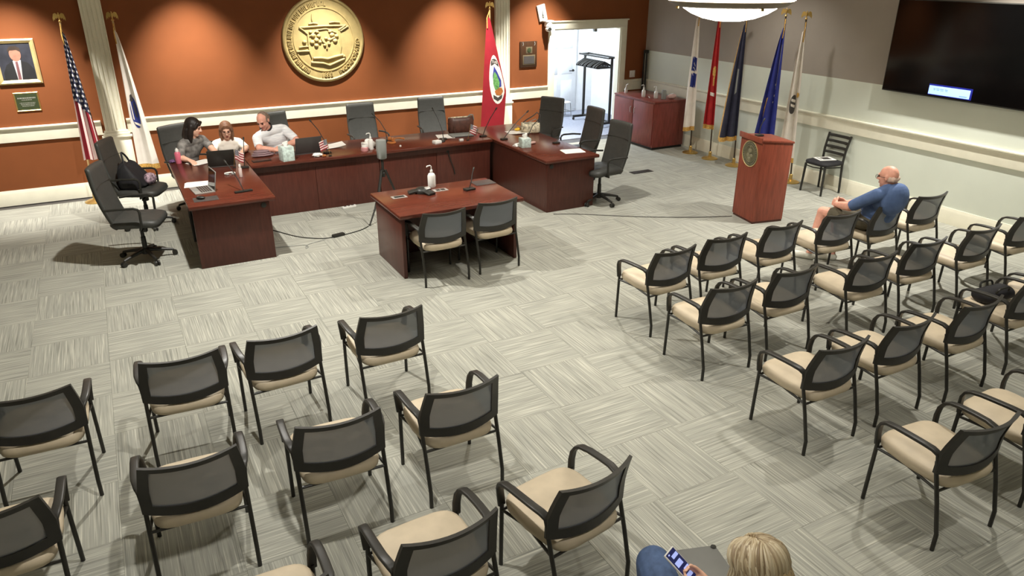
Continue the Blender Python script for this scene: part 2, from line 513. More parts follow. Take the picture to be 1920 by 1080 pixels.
# door casing, jamb lining and hinges
dc = B()
dc.span((DX0 - 0.13, -0.025, 0), (DX0, 0.0, DZ)); dc.span((DX1, -0.025, 0), (DX1 + 0.13, 0.0, DZ)); dc.span((DX0 - 0.13, -0.025, DZ), (DX1 + 0.13, 0.0, DZ + 0.12))
d1 = struct(dc.build('door_1', 'white', bevel=0.004))
B().span((DX0 - 0.155, -0.045, DZ + 0.12), (DX1 + 0.155, 0.0, DZ + 0.145)).build('crown', 'white', d1, bevel=0.006)
lin = B()
lin.span((DX0, -0.005, 0), (DX0 + 0.02, 0.125, DZ)); lin.span((DX1 - 0.02, -0.005, 0), (DX1, 0.125, DZ)); lin.span((DX0 + 0.02, -0.005, DZ - 0.02), (DX1 - 0.02, 0.125, DZ))
lin.build('jamb', 'white', d1)
for z in (0.35, 1.10, 1.85):
    B().span((DX0 + 0.019, 0.05, z - 0.05), (DX0 + 0.026, 0.11, z + 0.05)).build('hinge', 'black', d1)
B().span((DX0 + 0.9, 0.02, DZ - 0.075), (DX0 + 0.96, 0.09, DZ - 0.02)).build('closer_bracket', 'grey', d1, bevel=0.006)

# the hall behind the doorway
HX0, HX1, HY = -2.9, 0.62, 2.75
hf = struct(B().span((HX0, 0.12, -0.08), (HX1, HY, -0.002)).build('floor_hall', mat('hall_carpet', rgb(150, 154, 166), 0.9, vary=0.08, scale=30)))
struct(B().span((HX0, HY, 0), (HX1, HY + 0.1, 3.1)).build('wall_hall_back', 'hall'))
struct(B().span((HX0 - 0.1, 0.12, 0), (HX0, HY + 0.1, 3.1)).build('wall_hall_left', 'hall'))
struct(B().span((HX1, 0.12, 0), (HX1 + 0.1, HY + 0.1, 3.1)).build('wall_hall_right', 'hall'))
struct(B().span((HX0 - 0.1, 0.12, 3.1), (HX1 + 0.1, HY + 0.1, 3.2)).build('ceiling_hall', 'hall'))
# white panelled hall door with its lever
d2 = struct(B().span((-0.78, HY - 0.045, 0.01), (0.14, HY - 0.002, 2.06)).build('door_2', 'hall', bevel=0.003))
for z0, z1 in ((0.2, 0.72), (0.86, 1.3), (1.42, 1.92)):
    for x0, x1 in ((-0.68, -0.36), (-0.26, 0.04)):
        pb = B()
        pb.loft([[(x0, HY - 0.046, z0), (x1, HY - 0.046, z0), (x1, HY - 0.046, z1), (x0, HY - 0.046, z1)],
                 [(x0 + 0.02, HY - 0.058, z0 + 0.02), (x1 - 0.02, HY - 0.058, z0 + 0.02), (x1 - 0.02, HY - 0.058, z1 - 0.02), (x0 + 0.02, HY - 0.058, z1 - 0.02)]])
        pb.build('panel', 'hall', d2)
hb = B()
hb.lathe([(0.028, 0), (0.028, 0.012)], 14, (0.06, HY - 0.046, 0.93), Matrix.Rotation(PI / 2, 3, 'X'))
hb.tube([(0.06, HY - 0.05, 0.93), (0.06, HY - 0.1, 0.93), (-0.07, HY - 0.1, 0.93)], 0.011)
hb.build('lever_handle', 'black', d2)

# fluted pilasters on plinths
def pilaster(name, cx):
    wz = 0.27
    poly = [(-wz / 2, 0), (-wz / 2, -0.06)]
    nf = 5
    for k in range(nf):
        c = -wz / 2 + wz * (k + 0.5) / nf
        h = 0.016
        poly += [(c - h, -0.06), (c - h * 0.7, -0.05), (c, -0.045), (c + h * 0.7, -0.05), (c + h, -0.06)]
    poly += [(wz / 2, -0.06), (wz / 2, 0)]
    p = struct(B().loft([[(cx + a, b_, 0.93) for a, b_ in poly], [(cx + a, b_, CEIL) for a, b_ in poly]]).build(name, 'white', smooth=25))
    B().span((cx - 0.175, -0.085, 0), (cx + 0.175, 0, 0.83)).build('plinth', 'white', p, bevel=0.006)
    B().span((cx - 0.20, -0.105, 0), (cx + 0.20, 0, 0.16)).build('plinth_foot', 'white', p, bevel=0.008)
    c = B()
    c.span((cx - 0.195, -0.1, 0.83), (cx + 0.195, 0, 0.86)); c.span((cx - 0.175, -0.088, 0.86), (cx + 0.175, 0, 0.90)); c.span((cx - 0.155, -0.075, 0.90), (cx + 0.155, 0, 0.93))
    c.build('plinth_cap', 'white', p, bevel=0.006)
    return p
pilaster('trim_6', -9.485); pilaster('trim_7', -3.195)

# ------------------------------------------------------------------ things on the walls
# gold seal
SX, SZ, SR = -6.345, 2.055, 0.645
sl = thing('wall_seal', 'large round gold relief seal on the orange wall above the council desk', 'seal', (SX, 0, SZ))
RX = Matrix.Rotation(PI / 2, 3, 'X')
b_ = B(); b_.lathe([(SR, 0), (SR, 0.02), (SR - 0.012, 0.04), (SR - 0.035, 0.048), (SR - 0.05, 0.036), (SR - 0.055, 0.03)], 72, (0, 0, 0), RX); b_.build('rim', 'gold', sl)
b_ = B(); b_.lathe([(SR - 0.05, 0.0), (SR - 0.05, 0.03), (0.485, 0.032), (0.48, 0.044), (0.465, 0.044), (0.46, 0.032), (0.30, 0.036), (0.02, 0.038)], 72, (0, 0, 0), RX); b_.build('disc', 'gold', sl)
def ring_text(body, size, r, a_mid, inward):
    def fn(x, y, z):
        if inward:   # bottom text, readable from below centre
            th = a_mid + x / r; rr = r - y
        else:
            th = a_mid - x / r; rr = r + y
        return Vector((rr * math.cos(th), -0.034 - z * 1.0, rr * math.sin(th)))
    return fn
text_part('lettering', '1855', 0.095, 'gold', sl, ring_text('', 0, 0.535, -PI / 2, True), 0.016)
text_part('lettering', 'INCORPORATED', 0.085, 'gold', sl, ring_text('', 0, 0.535, -PI / 2 + 0.98, True), 0.016)
lt = B()
for k in range(30):           # worn lettering whose characters cannot be made out
    a = R(84 + k * 5.3)
    if 84 + k * 5.3 > 252: break
    c = Vector((0.535 * math.cos(a), -0.034, 0.535 * math.sin(a)))
    rt = Matrix.Rotation(-(a - PI / 2), 3, 'Y')
    lt.box(c + rt @ Vector((-0.010, 0, 0)), (0.010, 0.028, 0.07), rot=rt)
    lt.box(c + rt @ Vector((0.006, 0, 0.028 if k % 2 else -0.028)), (0.026, 0.028, 0.010), rot=rt)
    if k % 3: lt.box(c + rt @ Vector((0.014, 0, 0)), (0.010, 0.028, 0.055), rot=rt)
lt.build('worn_lettering', 'gold', sl)
rl = B()
def srel(pts, r): rl.tube([(x, -0.045 - (0.006 if i % 2 else 0), z) for i, (x, z) in enumerate(pts)], r, 8)
srel([(-0.37, 0.19), (0.0, 0.205), (0.36, 0.20)], 0.014); srel([(-0.37, 0.19), (-0.30, 0.14), (-0.25, 0.09)], 0.012)
srel([(0.24, 0.14), (0.30, 0.17), (0.36, 0.21)], 0.014); srel([(0.27, 0.12), (0.34, 0.16), (0.40, 0.19)], 0.012)
srel([(-0.25, 0.1), (-0.25, -0.15), (-0.22, -0.26)], 0.010); srel([(0.25, 0.14), (0.26, -0.1), (0.23, -0.24)], 0.010)
srel([(-0.22, 0.06), (-0.1, 0.15), (0.05, 0.16), (0.2, 0.1)], 0.010)
srel([(-0.2, -0.27), (-0.08, -0.27), (0.03, -0.29), (0.15, -0.26), (0.28, -0.24)], 0.022)
srel([(-0.24, -0.33), (-0.05, -0.35), (0.05, -0.39), (0.18, -0.34), (0.3, -0.30)], 0.018)
srel([(-0.44, -0.16), (-0.33, -0.155), (-0.24, -0.16)], 0.016); srel([(-0.40, -0.10), (-0.32, -0.09), (-0.24, -0.09)], 0.010)
srel([(-0.15, 0.25), (-0.16, 0.32), (-0.15, 0.38)], 0.012); srel([(0.1, 0.25), (0.18, 0.26), (0.27, 0.25)], 0.012); srel([(-0.22, 0.24), (-0.15, 0.25), (-0.08, 0.24)], 0.012)
srel([(0.03, -0.14), (0.04, -0.06), (0.1, 0.0), (0.17, 0.03)], 0.014); srel([(0.04, -0.08), (-0.03, -0.02), (-0.04, 0.02)], 0.012)
for x, z, r in ((-0.17, 0.07, .042), (-0.12, 0.0, .04), (-0.19, -0.03, .04), (-0.08, 0.06, .035), (-0.13, -0.08, .036), (-0.07, -0.03, .03), (0.13, 0.07, .042), (0.17, -0.02, .04), (0.08, 0.0, .03), (0.2, 0.05, .034), (0.03, 0.02, .026), (0.0, -0.08, .026), (0.07, -0.06, .028), (-0.31, -0.02, .035), (0.29, -0.26, .03), (-0.2, 0.12, .03), (-0.1, 0.12, .03), (0.1, 0.12, .03)):
    rl.ell((x, -0.042, z), (r, 0.028, r * 0.8), 12, 6)
rl.build('relief', 'gold', sl, smooth=60)

# portrait and its plate
pf = thing('framed_portrait', 'gold framed portrait of a man in a dark suit on the orange wall', 'picture', (-10.49, -0.001, 1.93))
def frame_ring(w_, h_, t, d, m, parent, name='frame'):
    b2 = B(); W, H = w_ / 2, h_ / 2
    prof = [(0, 0), (0, d * 0.7), (t * 0.35, d), (t, d * 0.45), (t, 0)]
    rings = []
    for sx, sz in ((-1, -1), (1, -1), (1, 1), (-1, 1), (-1, -1)):
        rings.append([(sx * (W - a), -dd, sz * (H - a)) for a, dd in prof])
    b2.loft(rings, cap=False)
    return b2.build(name, m, parent, smooth=20)
frame_ring(0.50, 0.58, 0.055, 0.035, 'frame_gold', pf)
def flat_poly(poly, y0, y1, m, name, parent):
    return B().prism(poly, lambda a, b2, d: Vector((a, -d, b2)), y0, y1).build(name, m, parent)
pt = flat_poly([(-0.2, -0.24), (0.2, -0.24), (0.2, 0.24), (-0.2, 0.24)], 0.002, 0.008, 'pt_bg', 'painting', pf)
flat_poly([(-0.17, -0.235), (0.19, -0.235), (0.185, -0.10), (0.13, -0.02), (0.04, 0.02), (-0.03, 0.02), (-0.12, -0.04), (-0.17, -0.14)], 0.008, 0.0095, 'pt_suit', 'painted_suit', pt)
flat_poly([(-0.025, -0.235), (0.025, -0.235), (0.055, 0.02), (0.0, 0.05), (-0.04, 0.01)], 0.0095, 0.0105, mat('portrait_shirt', rgb(170, 168, 170), 0.6), 'painted_shirt', pt)
flat_poly([(-0.02, -0.235), (0.015, -0.235), (0.016, 0.0), (-0.012, 0.0)], 0.0105, 0.0115, 'pt_tie', 'painted_tie', pt)
flat_poly([(0.005 + 0.066 * math.cos(a), 0.095 + 0.088 * math.sin(a)) for a in [2 * PI * k / 20 for k in range(20)]], 0.0105, 0.012, mat('portrait_skin', rgb(158, 112, 94), 0.6, vary=0.1, scale=20), 'painted_face', pt)
flat_poly([(-0.065, 0.12), (-0.045, 0.145), (0.03, 0.15), (0.075, 0.12), (0.072, 0.17), (0.03, 0.20), (-0.04, 0.195), (-0.07, 0.16)], 0.012, 0.013, 'pt_hair', 'painted_hair', pt)
pq = thing('wall_plate', 'small green engraved plate in bright gold frame below the portrait', 'plaque', (-10.48, -0.001, 1.405))
frame_ring(0.29, 0.25, 0.018, 0.014, 'brass', pq)
pl = B().span((-0.128, -0.009, -0.108), (0.128, -0.001, 0.108)).build('plate', 'plaque_green', pq)
tx = B()
for z, x0, x1, h in ((0.05, -0.105, 0.105, 0.016), (0.025, -0.06, 0.06, 0.008), (-0.015, -0.09, 0.09, 0.008), (-0.035, -0.08, 0.085, 0.008), (-0.055, -0.07, 0.07, 0.008)):
    x = x0
    while x < x1:
        w_ = random.uniform(0.006, 0.022); tx.span((x, -0.0105, z - h / 2), (min(x + w_, x1), -0.009, z + h / 2)); x += w_ + 0.005
tx.build('engraving', 'silver', pl)

# wooden award plaque
wp = thing('award_plaque', 'dark wooden award plaque with metal plate beside the doorway', 'plaque', (-2.655, -0.001, 1.66))
B().span((-0.175, -0.022, -0.225), (0.175, 0, 0.225)).build('board', mat('dark_walnut_board', rgb(62, 40, 24), 0.4, vary=0.15, stretch=(9, 9, 1)), wp, bevel=0.006)
B().span((-0.12, -0.027, -0.18), (0.135, -0.022, -0.01)).build('rim', 'bronze', wp, bevel=0.002)
B().span((-0.10, -0.031, -0.16), (0.115, -0.027, -0.03)).build('plate', 'dgrey', wp)
B().span((-0.055, -0.026, 0.015), (0.075, -0.022, 0.13)).build('crest_plate', 'bronze', wp, bevel=0.003)
B().lathe([(0.04, 0), (0.04, 0.006), (0.03, 0.008)], 18, (0.01, -0.026, 0.075), RX).build('crest', 'plaque_green', wp)
for x in (-0.12, 0.12):
    B().tube([(x, -0.022, 0.15), (x + 0.008, -0.028, 0.18), (x, -0.022, 0.215)], 0.006).build('side_ornament', 'silver', wp)

# wall camera
wc = thing('wall_camera', 'white motorised camera on a wall bracket above the doorway corner', 'camera', (-2.36, 0, 2.28))
rt = Matrix.Rotation(R(-14), 3, 'Y')
B().box((-0.03, -0.02, 0.08), (0.17, 0.04, 0.28), rot=rt).build('bracket_plate', mat('camera_housing', rgb(176, 174, 168), 0.4, vary=0.03), wc, bevel=0.012)
B().tube([(-0.02, -0.04, 0.12), (-0.03, -0.07, 0.05), (0.0, -0.05, 0.0)], 0.008).build('cable', 'grey', wc)
B().span((-0.02, -0.17, -0.075), (0.14, -0.02, -0.045)).build('shelf', 'plastic_w', wc, bevel=0.008)
B().lathe([(0.055, -0.155), (0.07, -0.145), (0.072, -0.10), (0.06, -0.076)], 20, (0.06, -0.1, 0)).build('base', 'plastic_w', wc)
hd = B().ell((0.06, -0.11, -0.185), (0.062, 0.062, 0.055), 18, 10).build('head', 'plastic_w', wc, smooth=60)
B().lathe([(0.032, 0.0), (0.032, 0.018), (0.024, 0.02), (0.004, 0.014)], 18, (0.052, -0.162, -0.192), Matrix.Rotation(R(90), 3, 'X')).build('lens', 'black', hd)

# switch plate
sw = thing('light_switch', 'white double light switch plate right of the doorway', 'switch', (-0.29, 0, 1.18))
B().span((-0.065, -0.008, -0.065), (0.065, 0, 0.065)).build('plate', 'plastic_w', sw, bevel=0.003)
for x in (-0.025, 0.025): B().box((x, -0.011, 0), (0.03, 0.008, 0.07), rot=Matrix.Rotation(R(5), 3, 'X')).build('rocker', 'plastic_w', sw, bevel=0.002)

# television on the right wall
tv = thing('wall_television', 'large black wall-mounted television showing a small blue dialog', 'television', (-0.065, -6.42, 2.155))
B().span((-0.035, -1.035, -0.582), (0.03, 1.035, 0.582)).build('casing', 'black', tv, bevel=0.006)
scr = B().span((-0.037, -1.022, -0.565), (-0.0345, 1.022, 0.57)).build('screen', 'screen', tv)
B().span((-0.0385, -0.215, -0.55), (-0.037, 0.36, -0.415)).build('dialog_shadow', 'lcd_dark', scr)
B().span((-0.04, -0.19, -0.54), (-0.0385, 0.355, -0.435)).build('dialog_box', 'lcd', scr)
tx = B()
for y, wd in ((0.28, 0.03), (0.235, 0.045), (0.18, 0.05), (0.12, 0.04)):
    tx.span((-0.0408, y - wd / 2, -0.472), (-0.04, y + wd / 2, -0.464)); tx.span((-0.0408, y - wd / 2, -0.488), (-0.04, y + wd * 0.3, -0.481))
tx.span((-0.0408, -0.16, -0.525), (-0.04, -0.06, -0.515))
tx.build('dialog_text', 'lcd_text', scr)
B().span((0.03, -0.3, -0.2), (0.064, 0.3, 0.2)).build('wall_bracket', 'black', tv)

# pendant bowl lamp
pd = thing('pendant_bowl_lamp', 'big glowing bowl lamp hanging in front of the row of flags', 'lamp', (-4.95, -7.38, 2.70))
B().lathe([(0.02, 0.005), (0.11, 0.010), (0.21, 0.030), (0.30, 0.065), (0.365, 0.105), (0.365, 0.112)], 48).build('bowl', 'bulb', pd, smooth=60)
B().lathe([(0.38, 0.113), (0.44, 0.125), (0.49, 0.158), (0.49, 0.162), (0.36, 0.162), (0.36, 0.113)], 48).build('ring', 'bronze', pd, smooth=40)
B().lathe([(0.48, 0.164), (0.50, 0.170), (0.51, 0.30), (0.40, 0.36), (0.06, 0.38)], 48).build('shade', 'bulb', pd, smooth=60)
for k in range(3):
    a = 2 * PI * k / 3 + 0.4
    B().lathe([(0.012, 0.10), (0.012, 0.115), (0.006, 0.12)], 10, (0.41 * math.cos(a), 0.41 * math.sin(a), 0.0)).build('finial', 'brass', pd)
    B().tube([(0.5 * math.cos(a), 0.5 * math.sin(a), 0.30), (0.03 * math.cos(a), 0.03 * math.sin(a), 0.85)], 0.006).build('rod', 'bronze', pd)
B().lathe([(0.03, 0.83), (0.035, 0.93), (0.07, 0.96), (0.07, 1.0)], 20).build('canopy', 'bronze', pd)

# ------------------------------------------------------------------ council desks
def grommet(x, y, z, parent):
    B().lathe([(0.03, 0), (0.03, 0.006), (0.02, 0.008)], 16, (x, y, z), RX).build('grommet', 'black', parent)
DT = 0.74
# left wing
t = thing('council_desk', 'left wing of the mahogany council desk carrying the open silver laptop', 'desk', (-8.505, -2.62, 0))
B().span((-0.455, -1.23, DT - 0.045), (0.46, 1.00, DT)).build('top', 'wood', t, bevel=0.012)
B().span((-0.42, -1.16, 0.0), (0.395, -1.12, DT - 0.045)).build('end_panel', 'wood_side', t, bevel=0.003)
B().span((-0.05, 0.50, 0.0), (0.36, 0.535, DT - 0.045)).build('end_panel', 'wood_side', t, bevel=0.003)
B().span((0.36, -1.12, 0.0), (0.395, 0.98, DT - 0.045)).build('modesty_panel', 'wood_side', t)
grommet(0.33, -1.162, 0.64, t)
B().tube([(-0.36, -0.2, 0.70), (-0.38, -0.2, 0.4), (-0.37, -0.22, 0.02)], 0.022).build('side_leg', 'black', t)
# middle run, two units
for nm, x0, x1 in (('left', -8.04, -6.285), ('right', -6.283, -4.53)):
    cx = (x0 + x1) / 2; h = (x1 - x0) / 2 - 0.001
    t = thing('council_desk', 'middle section of the mahogany council desk %s' % ('in front of the seated man' if nm == 'left' else 'with gavel and brown handbag'), 'desk', (cx, -1.83, 0))
    B().span((-h, -0.46, DT - 0.045), (h, 0.47, DT)).build('top', 'wood', t, bevel=0.012)
    B().span((-h + 0.01, -0.33, 0.0), (-h + 0.045, 0.4, DT - 0.045)).build('end_panel', 'wood_side', t)
    B().span((h - 0.045, -0.33, 0.0), (h - 0.01, 0.4, DT - 0.045)).build('end_panel', 'wood_side', t)
    sx = -7.19 - cx if nm == 'left' else -5.41 - cx
    B().span((-h + 0.05, -0.33, 0.02), (h - 0.05, -0.318, DT - 0.05)).build('back_panel', 'wood_side', t)
    for a, b2 in ((-h + 0.002, sx - 0.002), (sx + 0.002, h - 0.002)):
        B().span((a, -0.365, 0.0), (b2, -0.33, DT - 0.045)).build('modesty_panel', 'wood_side', t, bevel=0.003)
    B().span((-h, -0.372, DT - 0.13), (h, -0.366, DT - 0.045)).build('apron', 'wood_side', t)
# right wing
t = thing('council_desk', 'right wing of the mahogany council desk with papers and cream bag', 'desk', (-4.095, -2.56, 0))
B().span((-0.43, -1.29, DT - 0.045), (0.43, 1.2, DT)).build('top', 'wood', t, bevel=0.012)
B().span((-0.37, -1.23, 0.0), (0.39, -1.19, DT - 0.045)).build('end_panel', 'wood_side', t, bevel=0.003)
B().span((-0.37, 1.12, 0.0), (0.39, 1.16, DT - 0.045)).build('end_panel', 'wood_side', t, bevel=0.003)
B().span((-0.37, -1.19, 0.0), (-0.335, 1.12, DT - 0.045)).build('modesty_panel', 'wood_side', t)
grommet(-0.31, -1.232, 0.64, t)
# witness table
t = thing('witness_table', 'small mahogany table with two tan chairs, in front of the council desk', 'table', (-6.335, -4.70, 0))
B().span((-0.735, -0.49, DT - 0.045), (0.735, 0.49, DT)).build('top', 'wood', t, bevel=0.012)
B().span((-0.69, -0.40, 0), (-0.65, 0.44, DT - 0.045)).build('end_panel', 'wood_side', t, bevel=0.003)
B().span((0.65, -0.40, 0), (0.69, 0.44, DT - 0.045)).build('end_panel', 'wood_side', t, bevel=0.003)
B().span((-0.65, 0.33, 0.0), (0.65, 0.36, DT - 0.045)).build('modesty_panel', 'wood_side', t)
wire = B().tube([(-0.64, 0.31, 0.30), (-0.2, 0.31, 0.24), (0.2, 0.31, 0.28), (0.64, 0.31, 0.22)], 0.008).build('cable_tray', 'silver', t)

# ------------------------------------------------------------------ stacking arm chairs
def make_chair():
    t = thing('side_chair', 'x', 'chair')
    # seat: rounded cushion with a soft roll
    def sq(a, b2, z, cy, n=28, e=0.42, bow=0.0):
        ring = []
        for k in range(n):
            th = 2 * PI * k / n
            c, s_ = math.cos(th), math.sin(th)
            x = math.copysign(abs(c) ** e, c) * a; y = math.copysign(abs(s_) ** e, s_) * b2
            if s_ < 0: x *= 0.94
            ring.append((x, cy + y, z + (0.014 * (y / b2) if True else 0) - bow * (x / a) ** 2))
        return ring
    B().loft([sq(0.17, 0.17, 0.380, 0.03), sq(0.225, 0.225, 0.384, 0.03), sq(0.247, 0.247, 0.402, 0.03), sq(0.250, 0.252, 0.428, 0.03), sq(0.243, 0.243, 0.452, 0.03), sq(0.222, 0.222, 0.464, 0.03), sq(0.15, 0.15, 0.469, 0.03), sq(0.03, 0.03, 0.470, 0.03)]).build('seat', 'tan', t, smooth=70)
    B().span((-0.19, -0.14, 0.364), (0.19, 0.2, 0.383)).build('seat_pan', 'steel', t, bevel=0.004)
    # back: curved plastic surround with a net panel
    def bp(u, z):               # u -1..1 across, z height
        k = (z - 0.47) / 0.32
        hw = 0.266 - 0.026 * max(0.0, (k - 0.48) / 0.52)
        y = -0.150 - 0.012 * k - 0.052 * max(0.0, (k - 0.40) / 0.6) ** 1.25 - 0.055 * (1 - u * u)
        return (u * hw, y, z)
    def outline(n, inset_u, z0, z1):
        pts = []
        def edge_z0(u): return z0 - 0.030 * (1 - u * u)
        def edge_z1(u): return z1 - 0.012 * (1 - u * u)
        us = [-inset_u + 2 * inset_u * i / n for i in range(n + 1)]
        for u in us: pts.append(bp(u, edge_z0(u)))
        for i in range(1, 5): pts.append(bp(inset_u, edge_z0(inset_u) + (edge_z1(inset_u) - edge_z0(inset_u)) * i / 5))
        for u in reversed(us): pts.append(bp(u, edge_z1(u)))
        for i in range(1, 5): pts.append(bp(-inset_u, edge_z1(inset_u) - (edge_z1(inset_u) - edge_z0(inset_u)) * i / 5))
        return pts
    outer = outline(12, 1.0, 0.482, 0.805); inner = outline(12, 0.79, 0.540, 0.772)
    def off(r, d): return [(x, y + d, z) for x, y, z in r]
    fb = B()
    fb.loft([off(outer, -0.011), off(outer, 0.011), off(inner, 0.009), off(inner, -0.009), off(outer, -0.011)], cap=False)
    fb.build('back_frame', 'frame', t, smooth=50)
    nb = B(); rows = []
    for i in range(7):
        row = []
        for k in range(13):
            u = (-0.82 + 1.64 * k / 12)
            z0 = 0.53 - 0.03 * (1 - u * u); z1 = 0.772 - 0.012 * (1 - u * u)
            row.append(bp(u, z0 + (z1 - z0) * i / 6))
        rows.append(row)
    nb.loft(rows, cap=False, close=False)
    nb.build('back_mesh', 'net', t, smooth=80)
    for s_ in (-1, 1):
        x = s_ * 0.25
        B().tube([(x, 0.25, 0.0), (x, 0.245, 0.2), (x, 0.238, 0.45)], 0.0125, 10).build('leg', 'steel', t)
        B().tube([(x, -0.25, 0.0), (x, -0.25, 0.115), (x, -0.243, 0.14), (x, -0.205, 0.30), (x, -0.155, 0.48), (x * 0.995, -0.142, 0.55)], 0.0125, 10).build('leg', 'steel', t)
        path = [(x, 0.240, 0.43), (x * 1.02, 0.245, 0.50), (x * 1.05, 0.240, 0.555), (x * 1.08, 0.220, 0.592), (x * 1.09, 0.185, 0.612), (x * 1.10, 0.12, 0.622), (x * 1.10, 0.03, 0.626), (x * 1.09, -0.05, 0.627), (x * 1.05, -0.110, 0.620), (x * 1.0, -0.142, 0.600), (x * 0.98, -0.153, 0.545), (x * 0.975, -0.154, 0.49)]
        B().tube(path, 1, 12, flat=(0.046, 0.020), side=(1, 0, 0)).build('arm', 'frame', t, smooth=60)
    B().tube([(-0.25, -0.185, 0.375), (0.25, -0.185, 0.375)], 0.009).build('cross_bar', 'steel', t)
    B().tube([(-0.25, 0.236, 0.395), (0.25, 0.236, 0.395)], 0.009).build('cross_bar', 'steel', t)
    for s_ in (-1, 1):
        B().tube([(s_ * 0.25, -0.19, 0.38), (s_ * 0.215, 0.05, 0.386), (s_ * 0.25, 0.236, 0.395)], 0.009).build('seat_rail', 'steel', t)
    return t
chair0 = make_chair()
_used = [False]
def chair(x, y, rz, label, group):
    if not _used[0]:
        _used[0] = True
        chair0.location = (x, y, 0); chair0.rotation_euler = (0, 0, R(rz)); chair0['label'] = label; chair0['group'] = group
        return chair0
    return dup(chair0, (x, y, 0), R(rz), label, group)
ORD = ['first', 'second', 'third', 'fourth', 'fifth', 'sixth']
LB = [[(-10.235, -7.302, -2.5), (-9.387, -7.23, -3.0), (-8.748, -7.216, 2.8), (-7.963, -7.233, 0.4)],
      [(-10.359, -8.393, -1.3), (-9.463, -8.40, -2.2), (-8.68, -8.408, -2.5), (-7.933, -8.411, 0.4)],
      [(-9.288, -9.513, 0), (-8.50, -9.502, 2.9), (-7.732, -9.497, 9.0)]]
LN = ['front', 'middle', 'rear']
for r_, row in enumerate(LB):
    for k, (x, y, a) in enumerate(row):
        chair(x, y, a, 'tan mesh-back armchair, %s from the left in the %s row of the left block' % (ORD[k], LN[r_]), 'armchairs in the left seating block')
RB_ = [[(-5.286, -7.178, 3.1), (-4.616, -7.133, -1.2), (-3.87, -7.127, 0.4), (-3.06, -7.16, -3), (-2.343, -7.18, 3.5), (-1.599, -7.145, -1)],
       [(-5.378, -8.019, -1.2), (-4.683, -8.022, -0.5), (-3.79, -8.12, -2.5), (-3.04, -8.09, -2.4), (-2.214, -8.11, -0.3), (-1.36, -8.09, -1.1)],
       [(-5.445, -9.12, -0.3), (-4.715, -9.112, 1.5), (-3.952, -9.147, 0.9), (-3.10, -9.11, 0), (-2.38, -9.08, 2)],
       [(-5.488, -10.137, -4.3), (-4.678, -10.128, 2.1)]]
RN = ['front', 'second', 'third', 'rear']
for r_, row in enumerate(RB_):
    for k, (x, y, a) in enumerate(row):
        lab = 'tan mesh-back armchair, %s from the left in the %s row of the right block' % (ORD[k], RN[r_])
        if (r_, k) == (0, 4): lab = 'tan mesh-back armchair that the bald man in blue sits on'
        chair(x, y, a, lab, 'armchairs in the right seating block')
chair(-6.66, -5.181, 0.1, 'tan mesh-back armchair at the witness table, the left one', 'armchairs at the witness table')
chair(-6.008, -5.10, 3.2, 'tan mesh-back armchair at the witness table, the right one', 'armchairs at the witness table')
chair(-8.13, -1.02, 180, 'tan mesh-back armchair hidden behind the woman in white at the desk corner', 'armchairs at the council desk')
chair(-7.80, -10.84, -6, 'tan mesh-back armchair under the blond woman at the bottom edge', 'armchairs in the left seating block')

